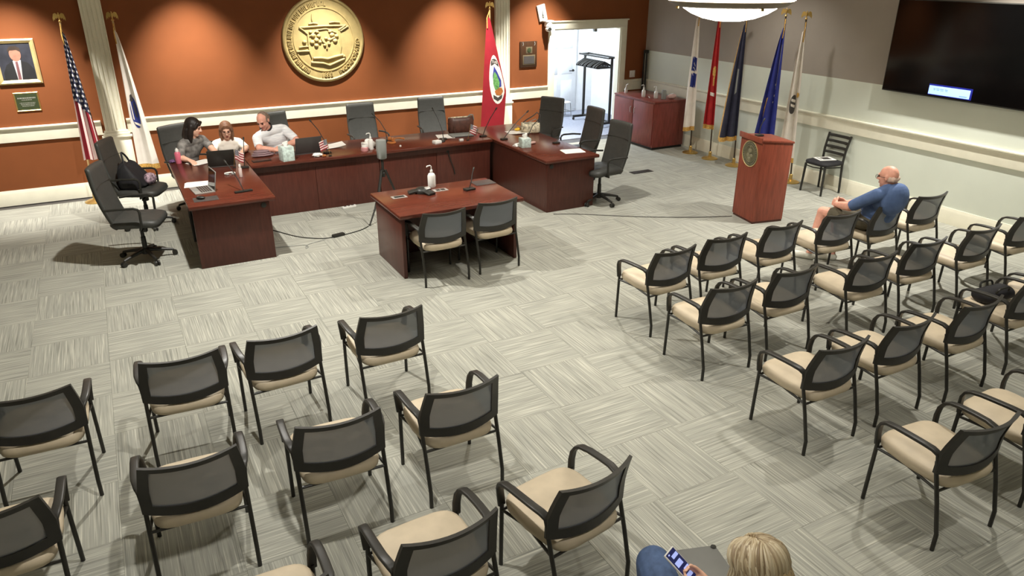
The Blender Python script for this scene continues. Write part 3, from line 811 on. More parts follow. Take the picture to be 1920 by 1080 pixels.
# ------------------------------------------------------------------ high-back office chairs
def make_exec():
    t = thing('office_chair', 'x', 'chair')
    for k in range(5):
        a = 2 * PI * k / 5 + PI / 2 + 0.3
        c, s_ = math.cos(a), math.sin(a)
        lg = B().tube([(0.03 * c, 0.03 * s_, 0.115), (0.16 * c, 0.16 * s_, 0.095), (0.29 * c, 0.29 * s_, 0.068)], [0.026, 0.020, 0.014], 8).build('base_leg', 'black', t)
        cb = B()
        for d in (-0.016, 0.016):
            cb.lathe([(0.012, -0.008), (0.029, -0.009), (0.029, 0.009), (0.012, 0.008)], 14, (0.30 * c - s_ * d, 0.30 * s_ + c * d, 0.029), Matrix.Rotation(a, 3, 'Z') @ Matrix.Rotation(PI / 2, 3, 'X'))
        cb.tube([(0.29 * c, 0.29 * s_, 0.07), (0.295 * c, 0.295 * s_, 0.035)], 0.008)
        cb.build('caster', 'black', lg)
    B().lathe([(0.045, 0.07), (0.045, 0.13), (0.028, 0.14), (0.026, 0.27), (0.02, 0.275), (0.02, 0.40)], 16).build('column', 'black', t)
    mb = B(); mb.box((0, -0.02, 0.415), (0.14, 0.22, 0.045)); mb.tube([(0.05, 0.05, 0.405), (0.2, 0.06, 0.39)], 0.008); mb.box((0.08, 0.05, 0.38), (0.05, 0.07, 0.05))
    mb.build('tilt_mechanism', 'black', t, bevel=0.008)
    def sq(a, b2, z, cy, e=0.4, n=28):
        ring = []
        for k in range(n):
            th = 2 * PI * k / n
            c, s_ = math.cos(th), math.sin(th)
            x = math.copysign(abs(c) ** e, c) * a; y = math.copysign(abs(s_) ** e, s_) * b2
            ring.append((x, cy + y, z - (0.03 * max(0, y / b2 - 0.55) if y > 0 else 0)))
        return ring
    B().loft([sq(0.20, 0.20, 0.438, 0.0), sq(0.245, 0.25, 0.445, 0.0), sq(0.258, 0.268, 0.475, 0.0), sq(0.25, 0.26, 0.512, 0.0), sq(0.21, 0.225, 0.528, 0.0), sq(0.05, 0.06, 0.533, 0.0)]).build('seat', 'exec', t, smooth=70)
    def bc(z):                  # centre line of the back
        k = (z - 0.43) / 0.69
        return -0.215 - 0.035 * math.sin(k * PI) - 0.16 * k
    rings = []
    zs = [0.43, 0.445, 0.51, 0.60, 0.68, 0.77, 0.86, 0.94, 1.01, 1.07, 1.105, 1.12]
    for i, z in enumerate(zs):
        k = (z - 0.43) / 0.69
        hw = 0.225 + 0.022 * math.sin(min(1, k * 1.3) * PI / 1.3) - 0.012 * k
        th = 0.035
        if i in (0, len(zs) - 1): hw -= 0.012; th = 0.018
        y = bc(z); n = 20; ring = []
        for j in range(n):
            a = 2 * PI * j / n
            cx, sx = math.cos(a), math.sin(a)
            X = math.copysign(abs(cx) ** 0.35, cx) * hw; Y = math.copysign(abs(sx) ** 0.6, sx) * th
            ring.append((X, y + Y + 0.035 * (X / 0.245) ** 2, z))
        rings.append(ring)
    bk = B().loft(rings).build('backrest', 'exec', t, smooth=60)
    sm = B(); row = []
    for z in (0.90, 0.907):
        pts = []
        for k in range(13):
            X = -0.232 + 0.464 * k / 12
            pts.append((X, bc(z) + 0.036 + 0.035 * (X / 0.245) ** 2, z))
        row.append(pts)
    sm.tube([(a[0], a[1], a[2]) for a in row[0]], 0.004, 6); sm.build('headrest_seam', 'black', bk)
    for s_ in (-1, 1):
        x = s_ * 0.285
        B().tube([(s_ * 0.16, 0.06, 0.435), (x, 0.08, 0.44), (x, 0.10, 0.50), (x, 0.105, 0.64), (x, 0.09, 0.672), (x, 0.05, 0.685), (x, -0.12, 0.682), (x * 0.93, -0.255, 0.668)], 0.0135, 10).build('armrest', 'black', t)
    return t
exec0 = make_exec()
EX = [(-9.44, -3.14, -108, 'charcoal high-back office chair nearest the camera at the desk end on the left'),
      (-9.33, -1.82, -114, 'charcoal office chair at left with the black bag on its seat'),
      (-8.62, -1.32, -147, 'charcoal high-back office chair behind the dark-haired woman'),
      (-7.28, -1.00, 200, 'charcoal high-back office chair that the man in the polo sits in'),
      (-5.98, -0.85, 183, 'empty charcoal office chair behind the gavel and bottles'),
      (-4.79, -0.78, 175, 'empty charcoal office chair left of the brown handbag'),
      (-3.28, -1.57, 116, 'charcoal office chair at the desk corner behind the cream bag'),
      (-3.22, -2.56, 90, 'charcoal office chair between the corner chair and the one nearest the floor vent'),
      (-3.54, -3.70, 95, 'charcoal high-back office chair right of the desk wing nearest the floor vent')]
for i, (x, y, a, lab) in enumerate(EX):
    if i == 0:
        exec0.location = (x, y, 0); exec0.rotation_euler = (0, 0, R(a)); exec0['label'] = lab; exec0['group'] = 'office chairs round the council desk'
    else:
        dup(exec0, (x, y, 0), R(a), lab, 'office chairs round the council desk')

# ------------------------------------------------------------------ ladder-back chair by the right wall
t = thing('ladder_back_chair', 'black ladder-back chair with a padded seat against the right wall', 'chair', (-0.275, -4.80, 0), R(90))
for s_ in (-1, 1):
    B().tube([(s_ * 0.19, 0.19, 0.0), (s_ * 0.175, 0.175, 0.43)], [0.016, 0.019], 8).build('leg', 'black', t)
    B().tube([(s_ * 0.19, -0.20, 0.0), (s_ * 0.18, -0.18, 0.43), (s_ * 0.185, -0.195, 0.62), (s_ * 0.195, -0.255, 0.845)], [0.016, 0.018, 0.018, 0.016], 8).build('leg', 'black', t)
for k in range(4):
    z = 0.572 + 0.080 * k; y = -0.195 - 0.06 * (z - 0.60) / 0.225
    B().tube([(-0.187, y, z), (-0.1, y - 0.02, z), (0.1, y - 0.02, z), (0.187, y, z)], 1, 8, flat=(0.042, 0.016), side=(0, -0.25, 1)).build('slat', 'black', t)
def sq2(a, b2, z, e=0.45):
    return [(math.copysign(abs(math.cos(h)) ** e, math.cos(h)) * a, math.copysign(abs(math.sin(h)) ** e, math.sin(h)) * b2, z) for h in [2 * PI * k / 24 for k in range(24)]]
B().loft([sq2(0.2, 0.2, 0.43), sq2(0.215, 0.215, 0.445), sq2(0.21, 0.21, 0.475), sq2(0.16, 0.16, 0.492), sq2(0.04, 0.04, 0.496)]).build('seat', 'black_fab', t, smooth=70)
B().tube([(-0.18, 0.18, 0.40), (-0.1, 0.10, 0.365), (0.0, 0.04, 0.36)], 0.008).build('brace', 'black', t)
B().tube([(0.18, 0.18, 0.40), (0.1, 0.10, 0.365), (0.0, 0.04, 0.36)], 0.008).build('brace', 'black', t)
B().tube([(-0.18, -0.18, 0.39), (0.0, 0.04, 0.36), (0.18, -0.18, 0.39)], 0.008).build('brace', 'black', t)
t = thing('magazine', 'white printed magazine lying on the black ladder-back chair', 'magazine', (-0.26, -4.79, 0.4965), R(70))
B().span((-0.10, -0.13, 0), (0.10, 0.13, 0.008)).build('pages', 'paper', t)
B().span((-0.06, -0.08, 0.008), (0.07, 0.05, 0.0088)).build('cover_print', 'dgrey', t)
B().span((-0.06, 0.07, 0.008), (0.07, 0.10, 0.0088)).build('cover_print', 'grey', t)

# ------------------------------------------------------------------ lectern
LA = R(-11)
t = thing('lectern', 'tall cherry wood lectern with a round dark emblem facing the desk', 'lectern', (-2.045, -5.29, 0), LA)
def lprism(poly, y0, y1): return B().prism(poly, lambda a, b2, d: Vector((a, d, b2)), y0, y1)
body = [(-0.235, 0.03), (0.225, 0.03), (0.225, 1.04), (-0.235, 1.085)]
lprism(body, -0.235, -0.212).build('side_panel', 'lectern', t, bevel=0.003)
lprism(body, 0.212, 0.235).build('side_panel', 'lectern', t, bevel=0.003)
B().span((-0.235, -0.211, 0.03), (-0.212, 0.211, 1.083)).build('front_panel', 'lectern', t)
B().span((-0.19, -0.211, 0.35), (0.2, 0.211, 0.37)).build('shelf', 'lectern', t)
B().span((-0.225, -0.225, 0.0), (0.225, 0.225, 0.03)).build('plinth', 'wood_side', t)
lprism([(-0.25, 1.088), (0.235, 1.041), (0.235, 1.067), (-0.25, 1.114)], -0.248, 0.248).build('reading_top', 'lectern', t, bevel=0.006)
lprism([(-0.262, 1.07), (-0.246, 1.07), (-0.246, 1.14), (-0.262, 1.14)], -0.25, 0.25).build('top_rim', 'lectern', t, bevel=0.004)
RY = Matrix.Rotation(-PI / 2, 3, 'Y')
em = B().lathe([(0.170, 0), (0.170, 0.008), (0.166, 0.010), (0.162, 0.008), (0.158, 0.004)], 40, (-0.235, 0.0, 0.89), RY).build('emblem_ring', 'frame_gold', t, smooth=40)
B().lathe([(0.16, 0), (0.16, 0.005), (0.01, 0.006)], 36, (-0.235, 0.0, 0.89), RY).build('emblem_disc', mat('dark_pewter', rgb(84, 82, 66), 0.45, vary=0.15, scale=30), em)
eb = B(); eb.lathe([(0.112, 0), (0.112, 0.003), (0.106, 0.003), (0.106, 0)], 32, (-0.241, 0.0, 0.89), RY)
for dz, dy, r in ((0.04, 0, .038), (-0.02, 0.034, .030), (-0.02, -0.034, .030), (-0.06, 0, .026), (0.085, 0.0, 0.014)):
    eb.ell((-0.242, dy, 0.89 + dz), (0.006, r, r * 0.8), 12, 6)
for k in range(28):
    a = 2 * PI * k / 28
    eb.box((-0.242, 0.135 * math.cos(a), 0.89 + 0.135 * math.sin(a)), (0.004, 0.010, 0.016), rot=Matrix.Rotation(a, 3, 'X'))
eb.build('emblem_relief', mat('worn_pewter', rgb(130, 124, 98), 0.45, vary=0.1), em)
def gooseneck(name, loc, pts, label, rz=0, size=(0.10, 0.07, 0.022), group='gooseneck microphones'):
    g = thing(name, label, 'microphone', loc, rz, group)
    B().box((0, 0, size[2] / 2), size).build('base', 'black', g, bevel=0.006)
    B().tube(pts, 0.0058, 8).build('stem', 'black', g)
    p, q_ = Vector(pts[-1]), Vector(pts[-2]); d = (p - q_).normalized()
    B().tube([p - d * 0.002, p + d * 0.01, p + d * 0.04, p + d * 0.05], [0.006, 0.011, 0.011, 0.005], 10).build('capsule', 'black', g)
    return g
lm = Vector((-0.10, 0.05, 1.1005))
lmw = Matrix.Rotation(LA, 3, 'Z') @ lm + Vector((-2.045, -5.29, 0))
gooseneck('gooseneck_microphone', lmw, [(0, 0, 0.02), (0.02, 0.03, 0.06), (0.05, 0.06, 0.12), (0.10, 0.09, 0.17)], 'thin black gooseneck microphone on the slanted lectern top', LA)

# ------------------------------------------------------------------ flags on poles
def eagle(parent, c, m='brass', yaw=0.0, sc=1.0):
    rt = Matrix.Rotation(yaw, 3, 'Z')
    e = B()
    e.lathe([(0.022 * sc, 0), (0.026 * sc, 0.012 * sc), (0.012 * sc, 0.025 * sc), (0.010 * sc, 0.05 * sc)], 12, c)
    e.ell(Vector(c) + Vector((0, 0, 0.085 * sc)), (0.018 * sc, 0.018 * sc, 0.045 * sc), 10, 8)
    e.ell(Vector(c) + rt @ Vector((0, -0.012 * sc, 0.135 * sc)), (0.012 * sc, 0.017 * sc, 0.013 * sc), 10, 6)
    for s_ in (-1, 1):
        w_ = [(0.0, 0.075), (0.015, 0.115), (0.045, 0.14), (0.075, 0.125), (0.092, 0.06), (0.088, 0.01), (0.075, 0.045), (0.062, 0.03), (0.052, 0.065), (0.036, 0.05), (0.02, 0.07)]
        e.prism([(a * s_ * sc, b2 * sc) for a, b2 in w_], lambda a, b2, d: Vector(c) + rt @ Vector((a, d + 0.02 * abs(a) * 5, b2)), -0.006 * sc, 0.006 * sc)
    return e.build('eagle_finial', m, parent, smooth=50)

def flag(name, label, base, ztop, zbot, w0, w1, side, m, folds=2.5, amp=0.045, lean=(0, 0), drop=0.10, rot=0.0, pole='pole', fringe=True, edge=None, hoist=0.04, finial='brass', group='flags on floor poles', phase=0.0, bend=None):
    """side=+1: cloth hangs to the right of the pole as seen from the room, -1: to the left"""
    t = thing(name, label, 'flag', (base[0], base[1], 0), 0, group)
    fwd = Vector((base[0] - CAMP.x, base[1] - CAMP.y, 0)).normalized()     # towards the wall, away from the audience
    fwd = Matrix.Rotation(rot, 3, 'Z') @ fwd
    rgt = Vector((fwd.y, -fwd.x, 0)); nrm = -fwd
    ln = Vector((lean[0], lean[1], 0))
    zt = ztop + 0.10
    B().lathe([(0.14, 0.0), (0.14, 0.012), (0.10, 0.03), (0.03, 0.045), (0.026, 0.12), (0.018, 0.13)], 24).build('floor_stand', 'brass', t)
    B().tube([(0, 0, 0.05), tuple(ln * 0.5 + Vector((0, 0, zt / 2))), tuple(ln + Vector((0, 0, zt)))], 0.0125, 10).build('pole', pole, t)
    eagle(t, tuple(ln + Vector((0, 0, zt))), finial, math.atan2(rgt.y, rgt.x), 0.8)
    H = ztop - zbot
    def S(u, v, off=0.0):
        wd = w0 + (w1 - w0) * (v ** 0.85 if bend is None else bend(v))
        a = amp * (0.35 + 0.65 * v)
        ph = 2 * PI * folds * u + phase + 0.9 * v
        z = ztop - v * H - drop * u * (1 - 0.6 * v) * (1 if True else 0)
        p = ln * (z / zt) + rgt * side * (u * wd - hoist * (0.4 + v)) + nrm * (0.018 + a * (1 + math.sin(ph)) * 0.75 + off) + rgt * (0.012 * math.cos(ph) * (0.3 + v))
        return Vector((p.x, p.y, z))
    nu, nv = 30, 26
    def sheet(u0, u1, v0, v1, nu, nv, thick, off):
        vs_, uv, fs = [], [], []
        for sd in (0, 1):
            for i in range(nv + 1):
                for j in range(nu + 1):
                    u = u0 + (u1 - u0) * j / nu; v = v0 + (v1 - v0) * i / nv
                    vs_.append(S(u, v, off + sd * thick)); uv.append((u, v))
        n = (nu + 1) * (nv + 1)
        for sd in (0, 1):
            for i in range(nv):
                for j in range(nu):
                    a = sd * n + i * (nu + 1) + j
                    fs.append((a, a + 1, a + nu + 2, a + nu + 1))
        rim = [j for j in range(nu)] ; 
        def idx(i, j): return i * (nu + 1) + j
        loop = [idx(0, j) for j in range(nu)] + [idx(i, nu) for i in range(nv)] + [idx(nv, j) for j in range(nu, 0, -1)] + [idx(i, 0) for i in range(nv, 0, -1)]
        for k in range(len(loop)):
            a, b2 = loop[k], loop[(k + 1) % len(loop)]
            fs.append((a, b2, b2 + n, a + n))
        return vs_, uv, fs
    def build_sheet(nm, mm, *a):
        vs_, uv, fs = sheet(*a)
        bb = B(); bb.add(vs_, fs); o = bb.build(nm, mm, t, smooth=60)
        l = o.data.uv_layers.new(name='cloth')
        for lp in o.data.loops: l.data[lp.index].uv = uv[lp.vertex_index]
        return o
    cl = build_sheet('cloth', m, 0, 1, 0, 1, nu, nv, 0.004, 0.0)
    if fringe:
        side_fr = edge if edge is not None else (side < 0)
        fr = build_sheet('fringe', 'fringe', 0, 1, 1.0, 1.0 + 0.075 / H, nu, 1, 0.004, 0.0); fr.parent = cl
        if side_fr: fe = build_sheet('fringe', 'fringe', 1.0, 1.0 + 0.035 / max(w1, 0.08), 0.04, 1.0 + 0.055 / H, 1, nv, 0.004, 0.0); fe.parent = cl
    hb_ = B().tube([tuple(ln * (0.97) + Vector((0, 0, zt - 0.02))), tuple(S(0.1, 0.02, 0.01)), tuple(S(0.2, 0.10, 0.012))], 0.008, 6).build('cord', 'fringe', t)
    def patch(nm, mm, shape, parent=cl, off=0.006):
        """shape: list of (u,v) outlines; filled as a fan of strips following the folds"""
        for poly in shape:
            cu = sum(p[0] for p in poly) / len(poly); cv = sum(p[1] for p in poly) / len(poly)
            rings = []
            for k in range(6):
                s_ = max(k / 5, 0.01)
                rings.append([S(cu + (u - cu) * s_, cv + (v - cv) * s_, off) for u, v in poly])
            bb = B(); bb.loft(rings, cap=False)
            o = bb.build(nm, mm, parent, smooth=70)
        return o
    return t, S, patch, cl
def oval(cu, cv, ru, rv, n=24): return [(cu + ru * math.cos(2 * PI * k / n), cv + rv * math.sin(2 * PI * k / n)) for k in range(n)]
def ngon(pts, k=5):              # denser outline
    out = []
    for i in range(len(pts)):
        a, b2 = pts[i], pts[(i + 1) % len(pts)]
        for j in range(k): out.append((a[0] + (b2[0] - a[0]) * j / k, a[1] + (b2[1] - a[1]) * j / k))
    return out

flag('national_flag', 'stars and stripes flag on a wooden pole beside the framed portrait', (-9.93, -0.32), 2.33, 0.62, 0.04, 0.27, 1, 'us', 2.3, 0.045, lean=(0.06, 0), drop=0.06, pole='lpole', fringe=False, hoist=0.03, phase=1.0)
t, S, patch, cl = flag('state_flag', 'white flag with blue emblem and gold fringe right of the left pilaster', (-9.22, -0.30), 2.33, 0.48, 0.04, 0.28, 1, 'fwhite', 1.5, 0.03, lean=(-0.03, 0), drop=0.05, pole='lpole', hoist=0.05, phase=0.6)
patch('emblem', 'blue', [oval(0.42, 0.60, 0.20, 0.12)])
patch('emblem_scroll', 'fwhite', [ngon([(0.27, 0.52), (0.32, 0.51), (0.33, 0.66), (0.28, 0.65)])], off=0.008)
patch('emblem_shield', 'navy', [oval(0.45, 0.58, 0.07, 0.06)], off=0.009)
patch('emblem_scroll', 'dgrey', [ngon([(0.34, 0.47), (0.44, 0.46), (0.46, 0.51), (0.33, 0.52)])], off=0.0095)
patch('emblem_scroll', 'fwhite', [ngon([(0.28, 0.67), (0.56, 0.69), (0.54, 0.71), (0.32, 0.69)])], off=0.0095)
t, S, patch, cl = flag('town_flag', 'red flag with a white oval town emblem beside the right pilaster', (-3.58, -0.32), 2.36, 0.42, 0.05, 0.40, 1, 'red', 0.8, 0.012, drop=0.05, pole='lpole', fringe=False, hoist=0.12, phase=2.4, bend=lambda v: min(1, v * 1.6))
patch('emblem', 'fwhite', [oval(0.62, 0.53, 0.34, 0.215)])
patch('emblem_band', 'dgrey', [ngon([(0.39, 0.385), (0.45, 0.358), (0.62, 0.346), (0.79, 0.358), (0.85, 0.385), (0.85, 0.415), (0.62, 0.388), (0.39, 0.415)])], off=0.008)
patch('emblem_band', 'dgrey', [ngon([(0.43, 0.665), (0.62, 0.693), (0.82, 0.655), (0.80, 0.69), (0.62, 0.72), (0.45, 0.70)])], off=0.008)
text_part('lettering', 'THE', 1.0, 'fwhite', cl, lambda x, y, z: S(0.62 + x * 0.19, 0.377 - y * 0.034 - 0.0 * x, 0.0105 + z), 0.0005)
patch('emblem_drop', 'royal', [ngon([(0.55, 0.41), (0.70, 0.46), (0.84, 0.53), (0.80, 0.585), (0.62, 0.60), (0.45, 0.58), (0.44, 0.50)])], off=0.008)
patch('emblem_hill', 'green', [ngon([(0.47, 0.49), (0.56, 0.46), (0.66, 0.49), (0.74, 0.55), (0.66, 0.61), (0.50, 0.62), (0.44, 0.57)])], off=0.0095)
patch('emblem_hand', 'gavel', [ngon([(0.48, 0.635), (0.62, 0.60), (0.80, 0.595), (0.84, 0.625), (0.74, 0.665), (0.55, 0.665)])], off=0.0095)

RIGHT = -1
LEANV = (-0.07, 0.035)
t, S, patch, cl = flag('service_flag', 'white flag with blue emblem blocks beside the wooden cabinet', (-0.30, -1.90), 2.40, 0.50, 0.05, 0.20, RIGHT, 'fwhite', 1.6, 0.035, LEANV, hoist=0.03, phase=0.4, edge=False)
patch('emblem', 'blue', [ngon([(0.08, 0.38), (0.72, 0.34), (0.74, 0.47), (0.1, 0.50)]), ngon([(0.05, 0.52), (0.70, 0.49), (0.72, 0.62), (0.1, 0.65)])])
patch('emblem_stroke', 'fwhite', [ngon([(0.2, 0.44), (0.55, 0.40), (0.56, 0.415), (0.2, 0.455)]), ngon([(0.2, 0.475), (0.6, 0.44), (0.6, 0.45), (0.22, 0.485)])], off=0.008)
t, S, patch, cl = flag('service_flag', 'dark red flag with gold emblem, second of the five by the wall', (-0.30, -2.42), 2.37, 0.60, 0.04, 0.20, RIGHT, 'deepred', 1.8, 0.04, LEANV, hoist=0.03, phase=1.5, drop=-0.04, edge=False)
patch('emblem', 'fringe', [oval(0.45, 0.50, 0.16, 0.05), ngon([(0.4, 0.55), (0.52, 0.55), (0.5, 0.63), (0.42, 0.63)])])
patch('emblem_scroll', 'fwhite', [ngon([(0.25, 0.70), (0.6, 0.69), (0.6, 0.72), (0.25, 0.735)])])
t, S, patch, cl = flag('service_flag', 'dark navy flag with gold edging, third of the five by the wall', (-0.28, -2.99), 2.37, 0.52, 0.04, 0.28, RIGHT, 'navy', 2.0, 0.05, LEANV, hoist=0.02, phase=2.2)
patch('emblem', 'grey', [ngon([(0.42, 0.40), (0.52, 0.39), (0.5, 0.62), (0.40, 0.60)])])
t, S, patch, cl = flag('service_flag', 'bright blue flag with gold eagle finial just left of the last flag', (-0.28, -3.78), 2.34, 0.45, 0.04, 0.34, RIGHT, 'royal', 2.0, 0.05, LEANV, hoist=0.02, phase=0.8, edge=False)
patch('emblem', 'fringe', [ngon([(0.62, 0.55), (0.72, 0.56), (0.80, 0.64), (0.74, 0.72), (0.68, 0.66), (0.66, 0.60)])])
patch('emblem_star', 'fwhite', [oval(0.3, 0.46, 0.05, 0.009), oval(0.28, 0.55, 0.05, 0.009), oval(0.34, 0.60, 0.04, 0.008)])
patch('cloth_edge', 'silver', [ngon([(0.12, 0.15), (0.17, 0.15), (0.25, 0.5), (0.20, 0.5)])])
t, S, patch, cl = flag('service_flag', 'white flag with dark round emblem nearest the ladder-back chair', (-0.24, -4.20), 2.32, 0.40, 0.05, 0.26, RIGHT, 'fwhite', 1.8, 0.045, (-0.12, 0.06), hoist=0.02, phase=1.2, fringe=True, edge=False)
patch('emblem', 'dgrey', [oval(0.5, 0.56, 0.2, 0.075)])
patch('emblem_center', 'fwhite', [ngon([(0.36, 0.53), (0.62, 0.51), (0.62, 0.53), (0.38, 0.55)]), ngon([(0.38, 0.57), (0.62, 0.55), (0.6, 0.57), (0.4, 0.59)])], off=0.008)
patch('cord_knot', 'fringe', [oval(0.15, 0.50, 0.12, 0.02)], off=0.02)

# ------------------------------------------------------------------ cabinet and what stands on it
t = thing('credenza', 'reddish wooden cabinet in the corner between doorway and flags', 'cabinet', (-0.47, -0.83, 0))
CW, CD, CH = 0.36, 0.62, 0.885
B().span((-CW, -CD, 0.05), (CW, CD, CH - 0.03)).build('body', 'cabinet', t, bevel=0.004)
B().span((-CW - 0.015, -CD - 0.015, CH - 0.03), (CW, CD, CH)).build('top', 'cabinet', t, bevel=0.005)
B().span((-CW + 0.03, -CD + 0.03, 0), (CW, CD, 0.05)).build('plinth', 'black', t)
for k in range(2):
    y0 = -CD + 0.02 + k * 0.61
    d_ = B().span((-CW - 0.018, y0, 0.08), (-CW, y0 + 0.59, CH - 0.05)).build('door', 'cabinet', t, bevel=0.003)
    B().tube([(-CW - 0.018, y0 + (0.54 if k == 0 else 0.05), 0.60), (-CW - 0.04, y0 + (0.54 if k == 0 else 0.05), 0.61), (-CW - 0.04, y0 + (0.54 if k == 0 else 0.05), 0.70), (-CW - 0.018, y0 + (0.54 if k == 0 else 0.05), 0.71)], 0.005).build('handle', 'silver', d_)
def bottle(name, label, cat, loc, prof, m, cap=None, group=None, capm='plastic_w', spout=False):
    g = thing(name, label, cat, loc, 0, group)
    B().lathe(prof, 18).build('body', m, g, smooth=40)
    if cap:
        c = B().lathe(cap, 14); c.build('cap', capm, g)
    if spout:
        z = cap[-1][1]
        B().tube([(0, 0, z - 0.004), (0, 0, z + 0.035), (-0.012, 0, z + 0.045), (-0.05, 0, z + 0.042), (-0.055, 0, z + 0.03)], 0.007).build('pump_spout', capm, g)
    return g
PUMP = [(0.03, 0), (0.036, 0.01), (0.036, 0.10), (0.028, 0.125), (0.014, 0.135), (0.013, 0.145)]
bottle('pump_bottle', 'white pump bottle on the cabinet, the left one', 'bottle', (-0.66, -0.88, CH), PUMP, 'plastic_w', [(0.016, 0.14), (0.016, 0.17), (0.006, 0.175)], 'bottles on the cabinet', spout=True)
bottle('pump_bottle', 'white pump bottle on the cabinet beside the grey canister', 'bottle', (-0.57, -1.13, CH), PUMP, 'plastic_w', [(0.016, 0.14), (0.016, 0.17), (0.006, 0.175)], 'bottles on the cabinet', spout=True)
bottle('canister', 'grey cylindrical canister on the cabinet', 'canister', (-0.50, -1.27, CH), [(0.04, 0), (0.044, 0.004), (0.044, 0.15), (0.04, 0.155)], 'grey', [(0.036, 0.154), (0.036, 0.165), (0.01, 0.168)], capm='grey')
g = thing('wipes_pack', 'flat pinkish white wipes pack at the right end of the cabinet', 'packet', (-0.34, -1.31, CH), R(15))
B().ell((0, 0, 0.045), (0.12, 0.06, 0.045), 18, 8).build('pack', mat('pale_pink_film', rgb(216, 178, 170), 0.4, vary=0.1), g, smooth=60)
B().box((0, 0, 0.092), (0.07, 0.04, 0.008)).build('lid', 'plastic_w', g, bevel=0.003)
g = thing('spray_bottle', 'small white spray bottle leaning at the doorway end of the cabinet', 'bottle', (-0.66, -0.33, CH))
B().lathe([(0.028, 0), (0.03, 0.01), (0.03, 0.07), (0.012, 0.10), (0.012, 0.12)], 14).build('body', 'plastic_w', g)
B().tube([(0, 0, 0.12), (0.0, -0.01, 0.15), (0.02, -0.04, 0.17)], [0.012, 0.012, 0.006]).build('trigger_head', 'plastic_w', g)
g = thing('pen', 'white marker lying on the cabinet between the pump bottles', 'pen', (-0.62, -1.0, CH), R(60))
B().tube([(-0.08, 0, 0.009), (0.05, 0, 0.009)], 0.009).build('barrel', 'plastic_w', g); B().tube([(0.05, 0, 0.009), (0.085, 0, 0.009)], 0.008).build('cap', 'grey', g)
g = thing('folded_easel', 'dark folded easel standing in the corner behind the cabinet', 'easel', (-0.06, -0.10, 0))
for k, (a, b2) in enumerate(((-0.02, 0.02), (0.015, 0.0), (-0.005, -0.03))):
    B().tube([(a * 1.6, b2 * 1.6, 0), (a, b2, 1.62)], 0.016, 8).build('leg', 'black', g)
B().box((0, -0.005, 1.60), (0.07, 0.08, 0.06)).build('head', 'black', g, bevel=0.006)

# ------------------------------------------------------------------ garment rack in the hall
t = thing('garment_rack', 'black rolling garment rack with dark hangers in the hall', 'rack', (-0.23, 1.28, 0))
for y in (-0.5, 0.5):
    B().tube([(0, y, 0.09), (0, y, 1.40)], 1, 8, flat=(0.05, 0.05), side=(1, 0, 0)).build('post', 'black', t)
    B().tube([(-0.26, y, 0.08), (0.26, y, 0.08)], 1, 8, flat=(0.045, 0.05), side=(0, 1, 0)).build('foot', 'black', t)
    for x in (-0.25, 0.25): B().ell((x, y, 0.031), (0.03, 0.022, 0.03), 12, 8).build('caster', 'black', t)
B().tube([(0, -0.5, 0.10), (0, 0.5, 0.10)], 0.02).build('lower_rail', 'black', t)
B().tube([(-0.11, -0.56, 1.40), (-0.11, 0.56, 1.40)], 0.018).build('hanging_rail', 'black', t)
B().tube([(0.11, -0.56, 1.40), (0.11, 0.56, 1.40)], 0.018).build('hanging_rail', 'black', t)
for y in (-0.5, 0.5): B().tube([(-0.12, y, 1.40), (0.12, y, 1.40)], 0.018).build('cross_rail', 'black', t)
hgm = B()
hgm.tube([(0.0, 0, 0.022), (0.018, 0, 0.012), (0.022, 0, -0.006), (0.012, 0, -0.026), (0, 0, -0.04), (0, 0, -0.075)], 0.0035, 6)
h0 = thing('coat_hanger', 'dark plastic coat hanger on the black garment rack', 'hanger', (-0.34, 0.9, 1.392), 0, 'coat hangers on the rack')
hgm.build('hook', 'grey', h0)
B().tube([(-0.21, 0, -0.19), (-0.16, 0, -0.15), (0, 0, -0.075), (0.16, 0, -0.15), (0.21, 0, -0.19), (0.16, 0, -0.198), (-0.16, 0, -0.198), (-0.21, 0, -0.19)], 1, 8, flat=(0.034, 0.030), side=(0, 1, 0)).build('body', 'black', h0)
for k in range(1, 13):
    dup(h0, (-0.34, 0.9 + 0.062 * k, 1.392), R(random.uniform(-7, 7)), 'dark plastic coat hanger on the black garment rack', 'coat hangers on the rack')
t = thing('wire_side_stool', 'small thin wire-legged stool on the hall floor', 'stool', (-0.45, 2.25, 0))
B().lathe([(0.14, 0.30), (0.15, 0.305), (0.15, 0.32), (0.14, 0.325)], 24).build('seat', 'plastic_w', t)
for x, y in ((-.11, -.11), (.11, -.11), (.11, .11), (-.11, .11)):
    B().tube([(x * 1.15, y * 1.15, 0), (x, y, 0.30)], 0.007, 6).build('leg', 'grey', t)
B().tube([(-.12, -.12, .12), (.12, -.12, .12), (.12, .12, .12), (-.12, .12, .12), (-.12, -.12, .12)], 0.006, 6).build('stretcher', 'grey', t)

# floor vent
t = thing('floor_vent', 'dark slotted vent in the floor right of the council desk', 'vent', (-1.94, -2.60, 0))
B().span((-0.20, -0.075, 0.0), (0.20, 0.075, 0.004)).build('plate', 'black', t)
for k in range(12):
    B().box((-0.176 + 0.032 * k, 0, 0.006), (0.012, 0.12, 0.005)).build('slat', 'dgrey', t)

